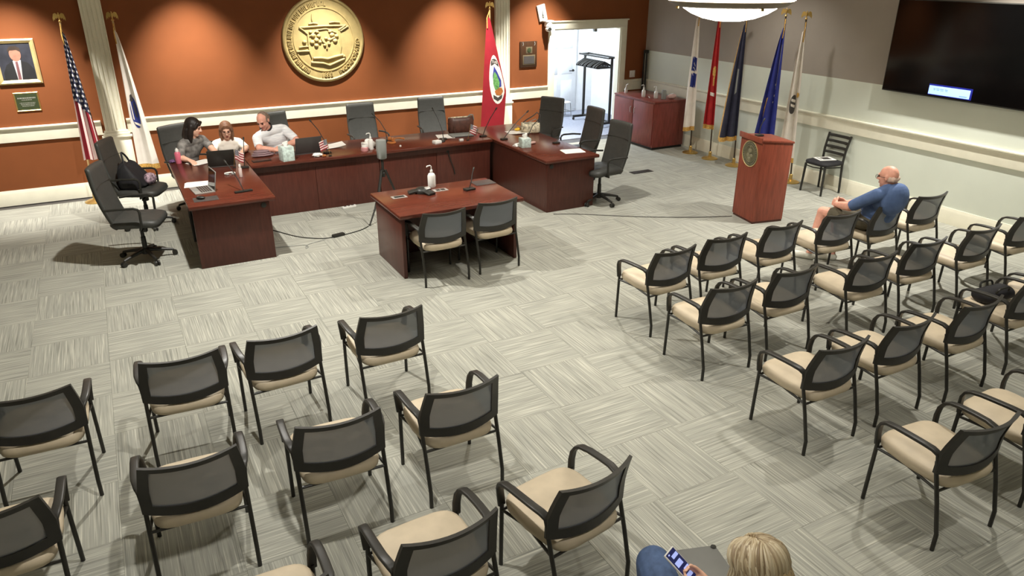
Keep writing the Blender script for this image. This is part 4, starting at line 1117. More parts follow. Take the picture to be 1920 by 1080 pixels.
# ------------------------------------------------------------------ things on the desks
def laptop(label, loc, rz, open_deg, m_lid, m_deck, w_=0.33, d_=0.23, keys=True):
    """deck centred on loc, keyboard side towards local -y, hinge at local +y"""
    g = thing('laptop', label, 'laptop', loc, rz)
    dk = B().span((-w_ / 2, -d_ / 2, 0), (w_ / 2, d_ / 2, 0.014)).build('deck', m_deck, g, bevel=0.003)
    if keys:
        kb = B()
        for r_ in range(5):
            for k in range(12):
                kb.box((-w_ * 0.40 + w_ * 0.80 * k / 11, d_ * 0.33 - r_ * d_ * 0.115, 0.0155), (w_ * 0.055, d_ * 0.085, 0.003))
        kb.build('keyboard', 'dgrey', dk)
        B().span((-0.05, -d_ * 0.42, 0.0142), (0.05, -d_ * 0.20, 0.0148)).build('touchpad', 'grey', dk)
    a = R(180 - open_deg)      # 180: flat open; 90: upright
    rt = Matrix.Rotation(-(PI / 2 - a) if False else 0, 3, 'X')
    th = R(open_deg)
    up = Vector((0, -math.cos(th), math.sin(th))); nr = Vector((0, -math.sin(th), -math.cos(th)))
    o0 = Vector((0, d_ / 2 - 0.004, 0.014))
    lid = MB()
    c = [(-w_ / 2, 0.0), (w_ / 2, 0.0), (w_ / 2, d_), (-w_ / 2, d_)]
    lid.prism(c, lambda x, y, d: Vector((x, 0, 0)) + o0 + up * y + nr * d, -0.004, 0.004)
    ld = lid.build('lid', m_lid, g, bevel=0.002)
    B().prism([(-w_ / 2 + 0.008, 0.012), (w_ / 2 - 0.008, 0.012), (w_ / 2 - 0.008, d_ - 0.008), (-w_ / 2 + 0.008, d_ - 0.008)], lambda x, y, d: Vector((x, 0, 0)) + o0 + up * y + nr * d, 0.004, 0.005).build('screen', 'screen', ld)
    return g
def sheets(name, label, loc, rz, w_=0.216, d_=0.28, n=3, cat='paper', curl=0.0, m='paper'):
    g = thing(name, label, cat, loc, rz)
    for k in range(n):
        b2 = MB(); rows = []
        a = random.uniform(-0.12, 0.12) if k else 0
        for zz in (0, 1):
            pass
        nx = 8
        top = []; bot = []
        for i in range(nx + 1):
            x = -w_ / 2 + w_ * i / nx
            z = 0.0012 + k * 0.0016 + curl * (i / nx) ** 3
            ca, sa = math.cos(a), math.sin(a)
            f = lambda y: (x * ca - y * sa + 0.012 * k, x * sa + y * ca - 0.01 * k)
            top.append([(*f(-d_ / 2), z + 0.0006), (*f(d_ / 2), z + 0.0006), (*f(d_ / 2), z - 0.0006), (*f(-d_ / 2), z - 0.0006)])
        b2.loft(top)
        b2.build('sheet', m, g)
    return g
def crumple(name, label, cat, loc, m, r, flat=0.5, rz=0, seed=1):
    g = thing(name, label, cat, loc, rz)
    rnd = random.Random(seed)
    b2 = MB(); n, mm = 14, 8; rings = []
    for i in range(mm + 1):
        ph = -PI / 2 + PI * i / mm
        ring = []
        for j in range(n):
            k = (0.75 + 0.5 * rnd.random()); cc = max(math.cos(ph), 0.03)
            ring.append((r * k * cc * math.cos(2 * PI * j / n), r * k * cc * math.sin(2 * PI * j / n), max(0, r * flat * (1 + math.sin(ph)) * (0.8 + 0.4 * rnd.random()) if i else 0)))
        rings.append(ring)
    b2.loft(rings); b2.build('crumple', m, g, smooth=10)
    return g
def desk_flag(loc, label, rz=0, lean=0.04):
    g = thing('desk_flag', label, 'flag', loc, rz, 'small flags on the council desk')
    B().lathe([(0.022, 0), (0.022, 0.012), (0.008, 0.018)], 16).build('base', 'black', g)
    B().tube([(0, 0, 0.012), (lean, 0, 0.24)], 0.003, 6).build('staff', 'brass', g)
    vs_, uv, fs = [], [], []
    nu, nv = 10, 8
    for sd in (0, 1):
        for i in range(nv + 1):
            for j in range(nu + 1):
                u, v = j / nu, i / nv
                vs_.append((lean * (0.97 - 0.5 * v) + 0.004 + u * 0.105, 0.010 * math.sin(u * 7) + sd * 0.001, 0.238 - 0.125 * v - 0.05 * u)); uv.append((v, 0.22 + u * 0.75 + (0.4 if v > 0.55 else 0)))
    n = (nu + 1) * (nv + 1)
    for sd in (0, 1):
        for i in range(nv):
            for j in range(nu):
                a = sd * n + i * (nu + 1) + j; fs.append((a, a + 1, a + nu + 2, a + nu + 1))
    b2 = MB(); b2.add(vs_, fs); o = b2.build('cloth', 'us', g, smooth=60)
    l = o.data.uv_layers.new(name='cloth')
    for lp in o.data.loops: l.data[lp.index].uv = uv[lp.vertex_index]
    return g
def mouse(label, loc, rz, m='black'):
    g = thing('computer_mouse', label, 'mouse', loc, rz)
    B().ell((0, 0, 0.014), (0.03, 0.052, 0.018), 16, 8).build('shell', m, g, smooth=60)
    B().tube([(0, 0.02, 0.030), (0, 0.035, 0.028)], 0.004, 6).build('wheel', 'grey', g)
    return g

D = DT
g = bottle('water_bottle', 'pink drink bottle with white cap at the far left desk corner', 'bottle', (-8.84, -1.72, D), [(0.034, 0), (0.037, 0.006), (0.037, 0.135), (0.026, 0.15), (0.02, 0.155)], 'pink', [(0.022, 0.153), (0.022, 0.18), (0.012, 0.19), (0.012, 0.20)])
crumple('cloth_pouch', 'small purple cloth pouch beside the pink bottle', 'pouch', (-8.91, -1.64, D), 'purple', 0.045, 0.4, seed=3)
sheets('paper_sheets', 'white papers under the hand of the dark-haired woman', (-8.60, -1.80, D), R(28), 0.28, 0.216, 3)
mouse('black computer mouse under the hand of the dark-haired woman', (-8.70, -1.86, D + 0.001), R(-20))
laptop('open laptop with black lid facing the room, before the woman in white', (-8.36, -2.08, D), R(175), 105, 'black', 'dgrey', 0.33, 0.22)
desk_flag((-8.24, -2.30, D), 'small stars and stripes desk flag beside the black laptop', R(-30))
g = thing('desk_headset', 'small white and grey headset lying behind the open silver laptop', 'headset', (-8.34, -2.60, D))
B().tube([(0.06 * math.cos(a), 0.045 * math.sin(a), 0.01) for a in [R(-30 + 24 * k) for k in range(11)]], 0.009, 8).build('band', 'plastic_w', g)
for s_ in (-1, 1): B().lathe([(0.02, 0), (0.024, 0.008), (0.02, 0.018)], 14, (0.035 * s_, -0.035, 0.0)).build('ear_cup', 'grey', g)
g = bottle('sanitizer_spray', 'slim clear spray bottle with white head on the left desk wing', 'bottle', (-8.24, -2.80, D), [(0.018, 0), (0.02, 0.005), (0.02, 0.105), (0.010, 0.12), (0.010, 0.128)], mat('clear_liquid_plastic', rgb(214, 196, 190), 0.15, vary=0.03), [(0.013, 0.125), (0.013, 0.15), (0.008, 0.158)])
laptop('open silver laptop with white sheets beside it on the left desk wing', (-8.74, -3.22, D), R(-84), 100, 'grey', 'silver', 0.31, 0.22)
sheets('paper_sheets', 'white papers behind the open silver laptop', (-8.76, -2.93, D), R(82), 0.216, 0.28, 3)
g = thing('mouse_mat', 'dark grey mouse mat at the near end of the left desk wing', 'mat', (-8.75, -3.60, D))
B().span((-0.13, -0.09, 0), (0.13, 0.09, 0.003)).build('pad', 'dgrey', g, bevel=0.001)
mouse('black computer mouse on the grey mouse mat', (-8.80, -3.58, D + 0.004), R(60))
gooseneck('gooseneck_microphone', (-8.33, -3.50, D), [(0, 0, 0.02), (-0.02, 0.05, 0.12), (-0.05, 0.13, 0.22), (-0.08, 0.24, 0.30)], 'gooseneck microphone on a long dark bar, left desk wing near end', R(8), (0.20, 0.05, 0.02))
gooseneck('gooseneck_microphone', (-8.12, -2.36, D), [(0, 0, 0.02), (0.01, 0.02, 0.14), (0.03, 0.07, 0.24), (0.05, 0.14, 0.32)], 'gooseneck microphone at the inner corner near the small desk flag')
# middle run
g = thing('folded_jacket', 'mauve grey folded jacket on the desk by the seated man', 'jacket', (-7.80, -1.82, D))
for k in range(3): B().ell((0.0, 0.015 * k, 0.018 + 0.022 * k), (0.15 - 0.02 * k, 0.07, 0.02), 18, 6).build('fold', mat('mauve_cloth', rgb(136, 112, 116), 0.8, vary=0.12), g, smooth=60)
g = thing('notepad', 'dark leather notepad lying before the seated man', 'notepad', (-7.86, -2.08, D), R(6))
B().span((-0.12, -0.05, 0), (0.12, 0.05, 0.012)).build('cover', 'black', g, bevel=0.003); B().span((-0.117, -0.047, 0.012), (0.10, 0.045, 0.016)).build('pages', 'brown', g)
def tissue_box(loc, label, rz, h=0.125, hw=0.06):
    g = thing('tissue_box', label, 'tissue box', loc, rz, 'printed tissue boxes')
    B().span((-hw, -hw, 0), (hw, hw, h)).build('carton', 'teal', g, bevel=0.003)
    B().lathe([(0.035, h), (0.035, h + 0.001), (0.01, h + 0.0012)], 16).build('slot', 'plastic_w', g)
    b2 = MB(); b2.loft([[(0.02 * math.cos(a), 0.012 * math.sin(a), h) for a in [2 * PI * k / 12 for k in range(12)]], [(0.035 * math.cos(a) * (1 + 0.3 * math.sin(3 * a)), 0.02 * math.sin(a), h + 0.03) for a in [2 * PI * k / 12 for k in range(12)]], [(0.03 * math.cos(a) * (1 + 0.5 * math.sin(3 * a)), 0.016 * math.sin(a), h + 0.055 + 0.01 * math.sin(2 * a)) for a in [2 * PI * k / 12 for k in range(12)]]])
    b2.build('tissue', 'paper', g)
    return g
tissue_box((-7.55, -2.20, D), 'teal printed tissue box in front of the seated man', R(10), 0.19, 0.078)
laptop('open laptop with dark grey lid facing the room right of the tissue box', (-7.22, -1.86, D), R(184), 108, 'dgrey', 'dgrey', 0.36, 0.24)
crumple('crumpled_tissue', 'crumpled white tissue in front of the grey laptop', 'tissue', (-7.14, -2.18, D), 'paper', 0.065, 0.35, seed=5)
g = thing('reading_glasses', 'thin framed glasses between tissue box and grey laptop', 'glasses', (-7.42, -2.13, D), R(20))
for s_ in (-1, 1):
    B().tube([(s_ * 0.033 + 0.022 * math.cos(a), 0.0, 0.02 + 0.018 * math.sin(a)) for a in [2 * PI * k / 12 for k in range(13)]], 0.002, 6).build('rim', 'black', g)
    B().tube([(s_ * 0.055, 0, 0.025), (s_ * 0.058, 0.09, 0.022), (s_ * 0.055, 0.12, 0.006)], 0.002, 6).build('temple', 'black', g)
B().tube([(-0.012, 0, 0.024), (0.012, 0, 0.024)], 0.002, 6).build('bridge', 'black', g)
sheets('paper_sheets', 'large curled white sheets right of the dark grey laptop', (-6.86, -1.66, D), R(-8), 0.42, 0.27, 3, curl=0.035)
desk_flag((-6.98, -2.24, D), 'small stars and stripes desk flag on the middle desk near the papers', R(150), 0.03)
crumple('snack_pouch', 'small brown wrapped snack next to the middle desk flag', 'snack', (-7.06, -2.24, D), 'gavel', 0.025, 0.6, seed=8)
gooseneck('gooseneck_microphone', (-6.97, -2.05, D), [(0, 0, 0.02), (-0.01, 0.05, 0.16), (-0.06, 0.14, 0.30), (-0.12, 0.24, 0.40)], 'gooseneck microphone behind the middle desk flag')
bottle('sanitizer_bottle', 'white pump sanitizer bottle on the middle desk by the gavel', 'bottle', (-6.36, -2.10, D), [(0.034, 0), (0.037, 0.006), (0.037, 0.12), (0.03, 0.14), (0.014, 0.148), (0.014, 0.155)], 'plastic_w', [(0.016, 0.153), (0.016, 0.175), (0.006, 0.185)], spout=True)
bottle('candle_jar', 'pink jar beside the white pump bottle on the middle desk', 'jar', (-6.47, -2.16, D), [(0.045, 0), (0.05, 0.01), (0.05, 0.05), (0.04, 0.06)], mat('rose_plastic', rgb(206, 146, 146), 0.4, vary=0.1), [(0.042, 0.058), (0.042, 0.075), (0.02, 0.08)], capm='plastic_w')
g = thing('tissue_packet', 'white tissue packet with raised tissue behind the pump bottle', 'packet', (-6.34, -1.93, D), R(12))
B().span((-0.09, -0.06, 0), (0.09, 0.06, 0.07)).build('packet', 'plastic_w', g, bevel=0.012); B().ell((-0.01, 0, 0.085), (0.05, 0.03, 0.035), 10, 6).build('tissue', 'paper', g, smooth=15)
bottle('paper_cup', 'white paper cup right of the white pump bottle', 'cup', (-6.22, -2.02, D), [(0.028, 0), (0.038, 0.09), (0.04, 0.094), (0.036, 0.092)], 'paper')
g = thing('gavel', 'wooden gavel resting on its round block', 'gavel', (-5.97, -1.86, D), R(20))
B().lathe([(0.06, 0), (0.065, 0.006), (0.065, 0.02), (0.055, 0.026)], 24).build('sound_block', 'gavel', g)
B().lathe([(0.026, -0.05), (0.032, -0.045), (0.032, -0.03), (0.026, -0.02), (0.026, 0.02), (0.032, 0.03), (0.032, 0.045), (0.026, 0.05)], 16, (0.0, 0, 0.06), Matrix.Rotation(PI / 2, 3, 'X')).build('head', 'gavel', g)
B().tube([(0.02, 0, 0.06), (0.14, 0, 0.055), (0.24, 0, 0.03)], [0.008, 0.011, 0.013], 10).build('handle', 'gavel', g)
gooseneck('gooseneck_microphone', (-5.98, -1.70, D), [(0, 0, 0.02), (-0.01, 0.03, 0.16), (-0.06, 0.10, 0.28), (-0.12, 0.18, 0.36)], 'gooseneck microphone beside the gavel')
g = thing('marker_cap', 'tiny white bottle cap right of the gavel', 'cap', (-5.93, -2.12, D)); B().lathe([(0.014, 0), (0.014, 0.018), (0.01, 0.02)], 12).build('cap', 'plastic_w', g)
g = thing('small_carton', 'small white square carton on the middle desk', 'carton', (-5.38, -2.16, D), R(12))
B().span((-0.055, -0.045, 0), (0.055, 0.045, 0.04)).build('carton', 'paper', g, bevel=0.003)
g = thing('microphone_base', 'black round unit beside the small white carton', 'device', (-5.27, -2.09, D)); B().lathe([(0.045, 0), (0.05, 0.008), (0.04, 0.03), (0.015, 0.036)], 20).build('body', 'black', g); B().ell((0.01, -0.01, 0.036), (0.012, 0.012, 0.006), 10, 6).build('button', 'grey', g)
gooseneck('gooseneck_microphone', (-5.20, -1.98, D), [(0, 0, 0.02), (0.0, 0.04, 0.14), (-0.02, 0.12, 0.28), (-0.05, 0.22, 0.40)], 'gooseneck microphone in front of the empty chair left of the handbag')
sheets('paper_sheets', 'white papers left of the closed laptop', (-5.10, -1.78, D), R(-14), 0.23, 0.28, 3)
g = thing('closed_laptop', 'closed dark grey laptop in front of the brown handbag', 'laptop', (-4.85, -1.84, D), R(-6))
B().span((-0.17, -0.115, 0), (0.17, 0.115, 0.012)).build('deck', 'dgrey', g, bevel=0.003); B().span((-0.17, -0.115, 0.0125), (0.17, 0.115, 0.02)).build('lid', 'grey', g, bevel=0.003)
desk_flag((-4.90, -2.20, D), 'small stars and stripes desk flag in front of the brown handbag', R(0), 0.05)
g = thing('card_holder', 'small white card holder at the foot of the handbag desk flag', 'holder', (-5.0, -2.18, D), R(5)); B().span((-0.03, -0.02, 0), (0.03, 0.02, 0.03)).build('block', 'plastic_w', g, bevel=0.003)
g = thing('handbag', 'brown leather handbag standing on the middle desk', 'bag', (-4.74, -1.60, D), R(-4))
B().loft([[(math.copysign(abs(math.cos(h)) ** 0.4, math.cos(h)) * a, math.copysign(abs(math.sin(h)) ** 0.5, math.sin(h)) * b2, z) for h in [2 * PI * k / 24 for k in range(24)]] for a, b2, z in ((0.19, 0.07, 0), (0.205, 0.085, 0.02), (0.20, 0.08, 0.10), (0.205, 0.065, 0.18), (0.20, 0.045, 0.23), (0.19, 0.03, 0.235))]).build('body', 'brown', g, smooth=50)
B().tube([(-0.2, 0.0, 0.228), (-0.1, -0.03, 0.238), (0.1, -0.03, 0.236), (0.19, 0.0, 0.228)], 0.012, 8).build('top_edge', 'cream_bag', g)
B().tube([(-0.14, -0.085, 0.12), (-0.13, -0.09, 0.02)], 1, 8, flat=(0.025, 0.006), side=(1, 0, 0)).build('strap', 'brown', g)
B().tube([(0.10, -0.03, 0.23), (0.14, -0.05, 0.27), (0.19, -0.03, 0.26), (0.21, -0.02, 0.18)], 0.010, 8).build('handle', 'grey', g)
crumple('scarf', 'grey scarf bundled at the right edge of the brown handbag', 'scarf', (-4.56, -1.72, D), 'grey', 0.05, 0.7, seed=12)
gooseneck('gooseneck_microphone', (-4.58, -2.06, D), [(0, 0, 0.02), (0.04, 0.0, 0.12), (0.12, 0.0, 0.26), (0.21, 0.0, 0.38)], 'gooseneck microphone before the red flag', 0)
# right wing
gooseneck('gooseneck_microphone', (-4.40, -2.40, D), [(0, 0, 0.02), (0.08, 0.0, 0.10), (0.23, 0.0, 0.24), (0.40, 0.0, 0.36)], 'long gooseneck microphone at the inner corner of the right desk wing', R(5))
sheets('paper_sheets', 'thick stack of white papers on the right desk wing', (-3.98, -2.00, D), R(-6), 0.30, 0.22, 8)
g = thing('tape_dispenser', 'small yellow tape dispenser on the stack of papers', 'dispenser', (-3.94, -1.98, D + 0.0165), R(10))
B().ell((0, 0, 0.022), (0.06, 0.035, 0.022), 16, 6).build('body', 'yellow', g, smooth=50); B().lathe([(0.02, -0.012), (0.02, 0.012)], 14, (0.01, 0, 0.04), RX).build('roll', 'fringe', g)
g = thing('tote_bag', 'cream patterned bag with dark strap at the corner of the right wing', 'bag', (-3.79, -2.12, D), R(-30))
B().loft([[(math.copysign(abs(math.cos(h)) ** 0.5, math.cos(h)) * a, math.copysign(abs(math.sin(h)) ** 0.5, math.sin(h)) * b2, z) for h in [2 * PI * k / 24 for k in range(24)]] for a, b2, z in ((0.13, 0.07, 0), (0.15, 0.09, 0.02), (0.15, 0.085, 0.10), (0.145, 0.06, 0.15), (0.13, 0.04, 0.155))]).build('body', 'cream_bag', g, smooth=50)
B().tube([(-0.13, 0, 0.14), (-0.06, -0.02, 0.20), (0.04, -0.02, 0.26), (0.10, 0.0, 0.31), (0.145, 0.0, 0.27), (0.14, 0.0, 0.14)], 0.009, 8).build('strap', 'dgrey', g)
B().tube([(-0.14, -0.03, 0.13), (-0.04, -0.08, 0.17), (0.08, -0.06, 0.22), (0.13, -0.02, 0.15)], 0.006, 8).build('strap', 'grey', g)
tissue_box((-4.36, -2.97, D), 'teal printed tissue box on the right desk wing', R(-8), 0.13, 0.07)
g = thing('name_card', 'small white tent card left of the right wing tissue box', 'card', (-4.42, -2.84, D), R(25)); B().prism([(-0.04, 0), (0.04, 0), (0.0, 0.035)], lambda a, b2, d: Vector((d, a, b2)), -0.06, 0.06).build('card', 'paper', g)
g = thing('eyeglass_case', 'pale glasses case behind the right wing tissue box', 'case', (-4.18, -2.86, D), R(20)); B().ell((0, 0, 0.02), (0.085, 0.03, 0.02), 18, 8).build('case', mat('pale_rose_case', rgb(210, 170, 160), 0.4), g, smooth=60); B().tube([(-0.08, -0.001, 0.02), (0.0, -0.031, 0.02), (0.08, -0.001, 0.02)], 0.002, 6).build('seam', 'dgrey', g)
gooseneck('gooseneck_microphone', (-4.12, -2.62, D), [(0, 0, 0.02), (0.03, 0.01, 0.10), (0.12, 0.06, 0.20), (0.24, 0.12, 0.26)], 'gooseneck microphone behind the right wing tissue box', 0)
sheets('paper_sheets', 'white papers at the near end of the right desk wing', (-3.90, -3.52, D), R(80), 0.23, 0.30, 2)
gooseneck('gooseneck_microphone', (-3.84, -2.98, D), [(0, 0, 0.02), (0.04, 0.0, 0.06), (0.10, 0.02, 0.09)], 'low gooseneck microphone at the outer edge of the right desk wing', 0)
# witness table
def cable_box(loc, label, n):
    g = thing('cable_box', label, 'power box', loc, 0, 'power boxes in the witness table')
    B().span((-0.085, -0.05, 0), (0.085, 0.05, 0.004)).build('frame', 'silver', g, bevel=0.001)
    for k in range(n):
        wd = 0.115 if n == 1 else 0.045
        B().box((0 if n == 1 else -0.03 + 0.06 * k, 0, 0.005), (wd, 0.055, 0.003)).build('socket', 'black', g)
cable_box((-6.83, -4.52, D), 'silver power box with one dark slot, left on the witness table', 1)
cable_box((-6.31, -4.47, D), 'silver power box with two dark sockets behind the conference phone', 2)
g = thing('conference_phone', 'black three-armed conference phone on the witness table', 'phone', (-6.53, -4.47, D), R(20))
for k in range(3):
    a = 2 * PI * k / 3 - PI / 2
    B().tube([(0, 0, 0.032), (0.09 * math.cos(a), 0.09 * math.sin(a), 0.026), (0.165 * math.cos(a), 0.165 * math.sin(a), 0.010)], 1, 12, flat=(0.10, 0.032), side=(-math.sin(a), math.cos(a), 0)).build('arm', 'black', g, smooth=60)
B().lathe([(0.085, 0.0), (0.09, 0.02), (0.075, 0.05), (0.045, 0.062), (0.01, 0.064)], 24).build('body', 'black', g, smooth=50)
B().box((0.03, -0.055, 0.058), (0.07, 0.045, 0.006), rot=Matrix.Rotation(R(20), 3, 'X')).build('display', 'silver', g, bevel=0.002)
bottle('sanitizer_bottle', 'white pump sanitizer bottle on the witness table', 'bottle', (-6.345, -4.30, D), [(0.042, 0), (0.046, 0.008), (0.046, 0.135), (0.034, 0.16), (0.014, 0.17), (0.014, 0.18)], 'plastic_w', [(0.017, 0.178), (0.017, 0.20), (0.006, 0.21)], spout=True)
gooseneck('gooseneck_microphone', (-6.01, -4.62, D), [(0, 0, 0.02), (0.03, 0.0, 0.10), (0.07, 0.04, 0.17), (0.11, 0.08, 0.20)], 'gooseneck microphone with silver base plate on the witness table', R(8), (0.13, 0.08, 0.024))
g = thing('table_mat', 'dark grey square mat at the far right corner of the witness table', 'mat', (-5.73, -4.41, D)); B().span((-0.13, -0.10, 0), (0.13, 0.10, 0.003)).build('pad', 'dgrey', g, bevel=0.001)

# tripod camera before the desk
t = thing('conference_camera', 'tall grey conference camera on a black tripod before the middle desk', 'camera', (-6.47, -2.90, 0))
B().loft([[(math.copysign(abs(math.cos(h)) ** 0.7, math.cos(h)) * a, math.copysign(abs(math.sin(h)) ** 0.7, math.sin(h)) * a, z) for h in [2 * PI * k / 20 for k in range(20)]] for a, z in ((0.045, 0.79), (0.058, 0.80), (0.064, 0.92), (0.064, 1.02), (0.06, 1.038), (0.03, 1.044))]).build('camera_body', 'grey', t, smooth=50)
B().lathe([(0.018, 0.70), (0.018, 0.775), (0.03, 0.78), (0.03, 0.79)], 14).build('mount', 'black', t)
B().lathe([(0.028, 0.55), (0.03, 0.56), (0.03, 0.60), (0.02, 0.61), (0.017, 0.70)], 14).build('hub', 'black', t)
for k in range(3):
    a = R(222 + 120 * k); c, s_ = math.cos(a), math.sin(a)
    lg = B().tube([(0.03 * c, 0.03 * s_, 0.64), (0.16 * c, 0.16 * s_, 0.30), (0.43 * c if k == 0 else 0.30 * c, 0.43 * s_ if k == 0 else 0.30 * s_, 0.008)], [0.017, 0.014, 0.010], 8).build('leg', 'black', t)
    f = 0.43 if k == 0 else 0.30
    B().ell((f * c, f * s_, 0.010), (0.018, 0.018, 0.010), 10, 6).build('foot', 'black', lg)
g = thing('floor_cable', 'black power cable curving over the carpet to the tripod', 'cable', (-7.3, -3.3, 0))
def smooth_pts(P, n=8):
    out = []
    P = [Vector(p) for p in P]
    for i in range(len(P) - 1):
        p0, p1, p2, p3 = P[max(i - 1, 0)], P[i], P[i + 1], P[min(i + 2, len(P) - 1)]
        for k in range(n):
            s_ = k / n
            out.append(0.5 * ((2 * p1) + (p2 - p0) * s_ + (2 * p0 - 5 * p1 + 4 * p2 - p3) * s_ ** 2 + (3 * p1 - p0 - 3 * p2 + p3) * s_ ** 3))
    return out + [P[-1]]
org = Vector((-7.3, -3.3, 0))
B().tube(smooth_pts([Vector(p) - org for p in ((-8.05, -2.60, 0.006), (-7.91, -2.88, 0.006), (-7.72, -3.21, 0.006), (-7.5, -3.40, 0.006), (-7.34, -3.43, 0.006))]), 0.006, 6).build('wire', 'black', g)
B().box((0.03, -0.105, 0.017), (0.16, 0.06, 0.034), rz=R(14)).build('power_brick', 'black', g, bevel=0.006)
B().tube(smooth_pts([Vector(p) - org for p in ((-7.20, -3.40, 0.006), (-7.05, -3.36, 0.006), (-6.92, -3.30, 0.006), (-6.82, -3.22, 0.006))]), 0.006, 6).build('wire', 'black', g)
g = thing('floor_cable', 'thin grey cable looping on the carpet below the black one', 'cable', (-7.8, -3.5, 0)); org = Vector((-7.8, -3.5, 0))
B().tube(smooth_pts([Vector(p) - org for p in ((-8.09, -3.45, 0.004), (-7.9, -3.50, 0.004), (-7.74, -3.53, 0.004), (-7.70, -3.62, 0.004), (-7.74, -3.66, 0.004), (-7.68, -3.54, 0.004), (-7.45, -3.46, 0.004))]), 0.004, 6).build('wire', 'grey', g)
g = thing('floor_cable', 'thin dark cable running over the carpet to the lectern', 'cable', (-3.3, -4.6, 0)); org = Vector((-3.3, -4.6, 0))
B().tube(smooth_pts([Vector(p) - org for p in ((-4.42, -3.90, 0.005), (-4.11, -4.06, 0.005), (-3.44, -4.54, 0.005), (-2.8, -4.90, 0.005), (-2.31, -5.10, 0.005))]), 0.005, 6).build('wire', 'dgrey', g)

g = thing('desk_cable', 'short black cable hanging on the front of the middle desk', 'cable', (-5.18, -2.205, 0))
B().tube(smooth_pts([(-0.05, 0.0, 0.60), (-0.035, -0.004, 0.55), (0.0, -0.004, 0.44), (0.035, -0.004, 0.34), (0.05, -0.006, 0.26)]), 0.007, 6).build('wire', 'black', g)
B().lathe([(0.022, 0), (0.022, 0.006), (0.015, 0.008)], 14, (-0.05, 0.008, 0.61), RX).build('grommet', 'black', g)
g = thing('power_strip', 'small white power strip on the floor at the foot of the middle desk', 'power strip', (-6.80, -2.30, 0), R(8))
B().span((-0.10, -0.025, 0), (0.10, 0.025, 0.03)).build('body', 'plastic_w', g, bevel=0.004)
for k in range(3): B().span((-0.075 + 0.055 * k, -0.014, 0.03), (-0.04 + 0.055 * k, 0.014, 0.032)).build('socket', 'dgrey', g)
# bags on chairs
g = thing('handbag', 'black bag with floral scarf on the left office chair seat', 'bag', (-9.36, -1.83, 0.535), R(-114))
B().loft([[(math.copysign(abs(math.cos(h)) ** 0.55, math.cos(h)) * a + ox, oy + math.copysign(abs(math.sin(h)) ** 0.6, math.sin(h)) * b2 * (1 + 0.10 * math.sin(5 * h + z * 30)), z + 0.02 * math.sin(3 * h)* (z > 0.02)) for h in [2 * PI * k / 28 for k in range(28)]] for a, b2, ox, oy, z in ((0.19, 0.13, 0, -0.04, 0.0), (0.21, 0.15, 0, -0.04, 0.04), (0.20, 0.14, 0.01, -0.05, 0.12), (0.18, 0.11, 0.02, -0.07, 0.20), (0.15, 0.07, 0.02, -0.09, 0.27), (0.10, 0.03, 0.01, -0.10, 0.30))]).build('body', 'black_fab', g, smooth=60)
B().ell((-0.08, 0.12, 0.07), (0.10, 0.08, 0.075), 16, 8).build('scarf', 'floral', g, smooth=40)
B().tube(smooth_pts([(-0.12, -0.08, 0.20), (-0.10, -0.12, 0.34), (-0.02, -0.14, 0.42), (0.03, -0.12, 0.34), (0.08, -0.08, 0.22)]), 0.012, 8).build('strap', 'black_fab', g)
g = thing('duffel_bag', 'black duffel bag on a chair seat at the right picture edge', 'bag', (-3.08, -8.98, 0.474), R(-4))
B().loft([[(x, 0.10 * k * math.cos(h), 0.06 + 0.06 * k * math.sin(h)) for h in [2 * PI * j / 18 for j in range(18)]] for x, k in ((-0.18, 0.3), (-0.17, 0.8), (-0.14, 1.0), (0.14, 1.0), (0.17, 0.8), (0.18, 0.3))]).build('body', 'black_fab', g, smooth=50)
for y in (-0.07, 0.07): B().tube(smooth_pts([(-0.08, y, 0.10), (-0.06, y * 1.2, 0.14), (0.06, y * 1.2, 0.14), (0.08, y, 0.10)]), 0.009, 8).build('handle', 'black', g)

# ------------------------------------------------------------------ people
V = Vector
def remeshed(mb, voxel, smooth_it=6):
    me = bpy.data.meshes.new('raw'); me.from_pydata(mb.v, [], mb.f)
    bm = bmesh.new(); bm.from_mesh(me); bmesh.ops.recalc_face_normals(bm, faces=bm.faces); bm.to_mesh(me); bm.free()
    o = bpy.data.objects.new('raw', me); COL.objects.link(o)
    m = o.modifiers.new('r', 'REMESH'); m.mode = 'VOXEL'; m.voxel_size = voxel
    if smooth_it:
        s_ = o.modifiers.new('s', 'SMOOTH'); s_.factor = 0.5; s_.iterations = smooth_it
    dg = bpy.context.evaluated_depsgraph_get()
    out = bpy.data.meshes.new_from_object(o.evaluated_get(dg))
    bpy.data.objects.remove(o); bpy.data.meshes.remove(me)
    return out

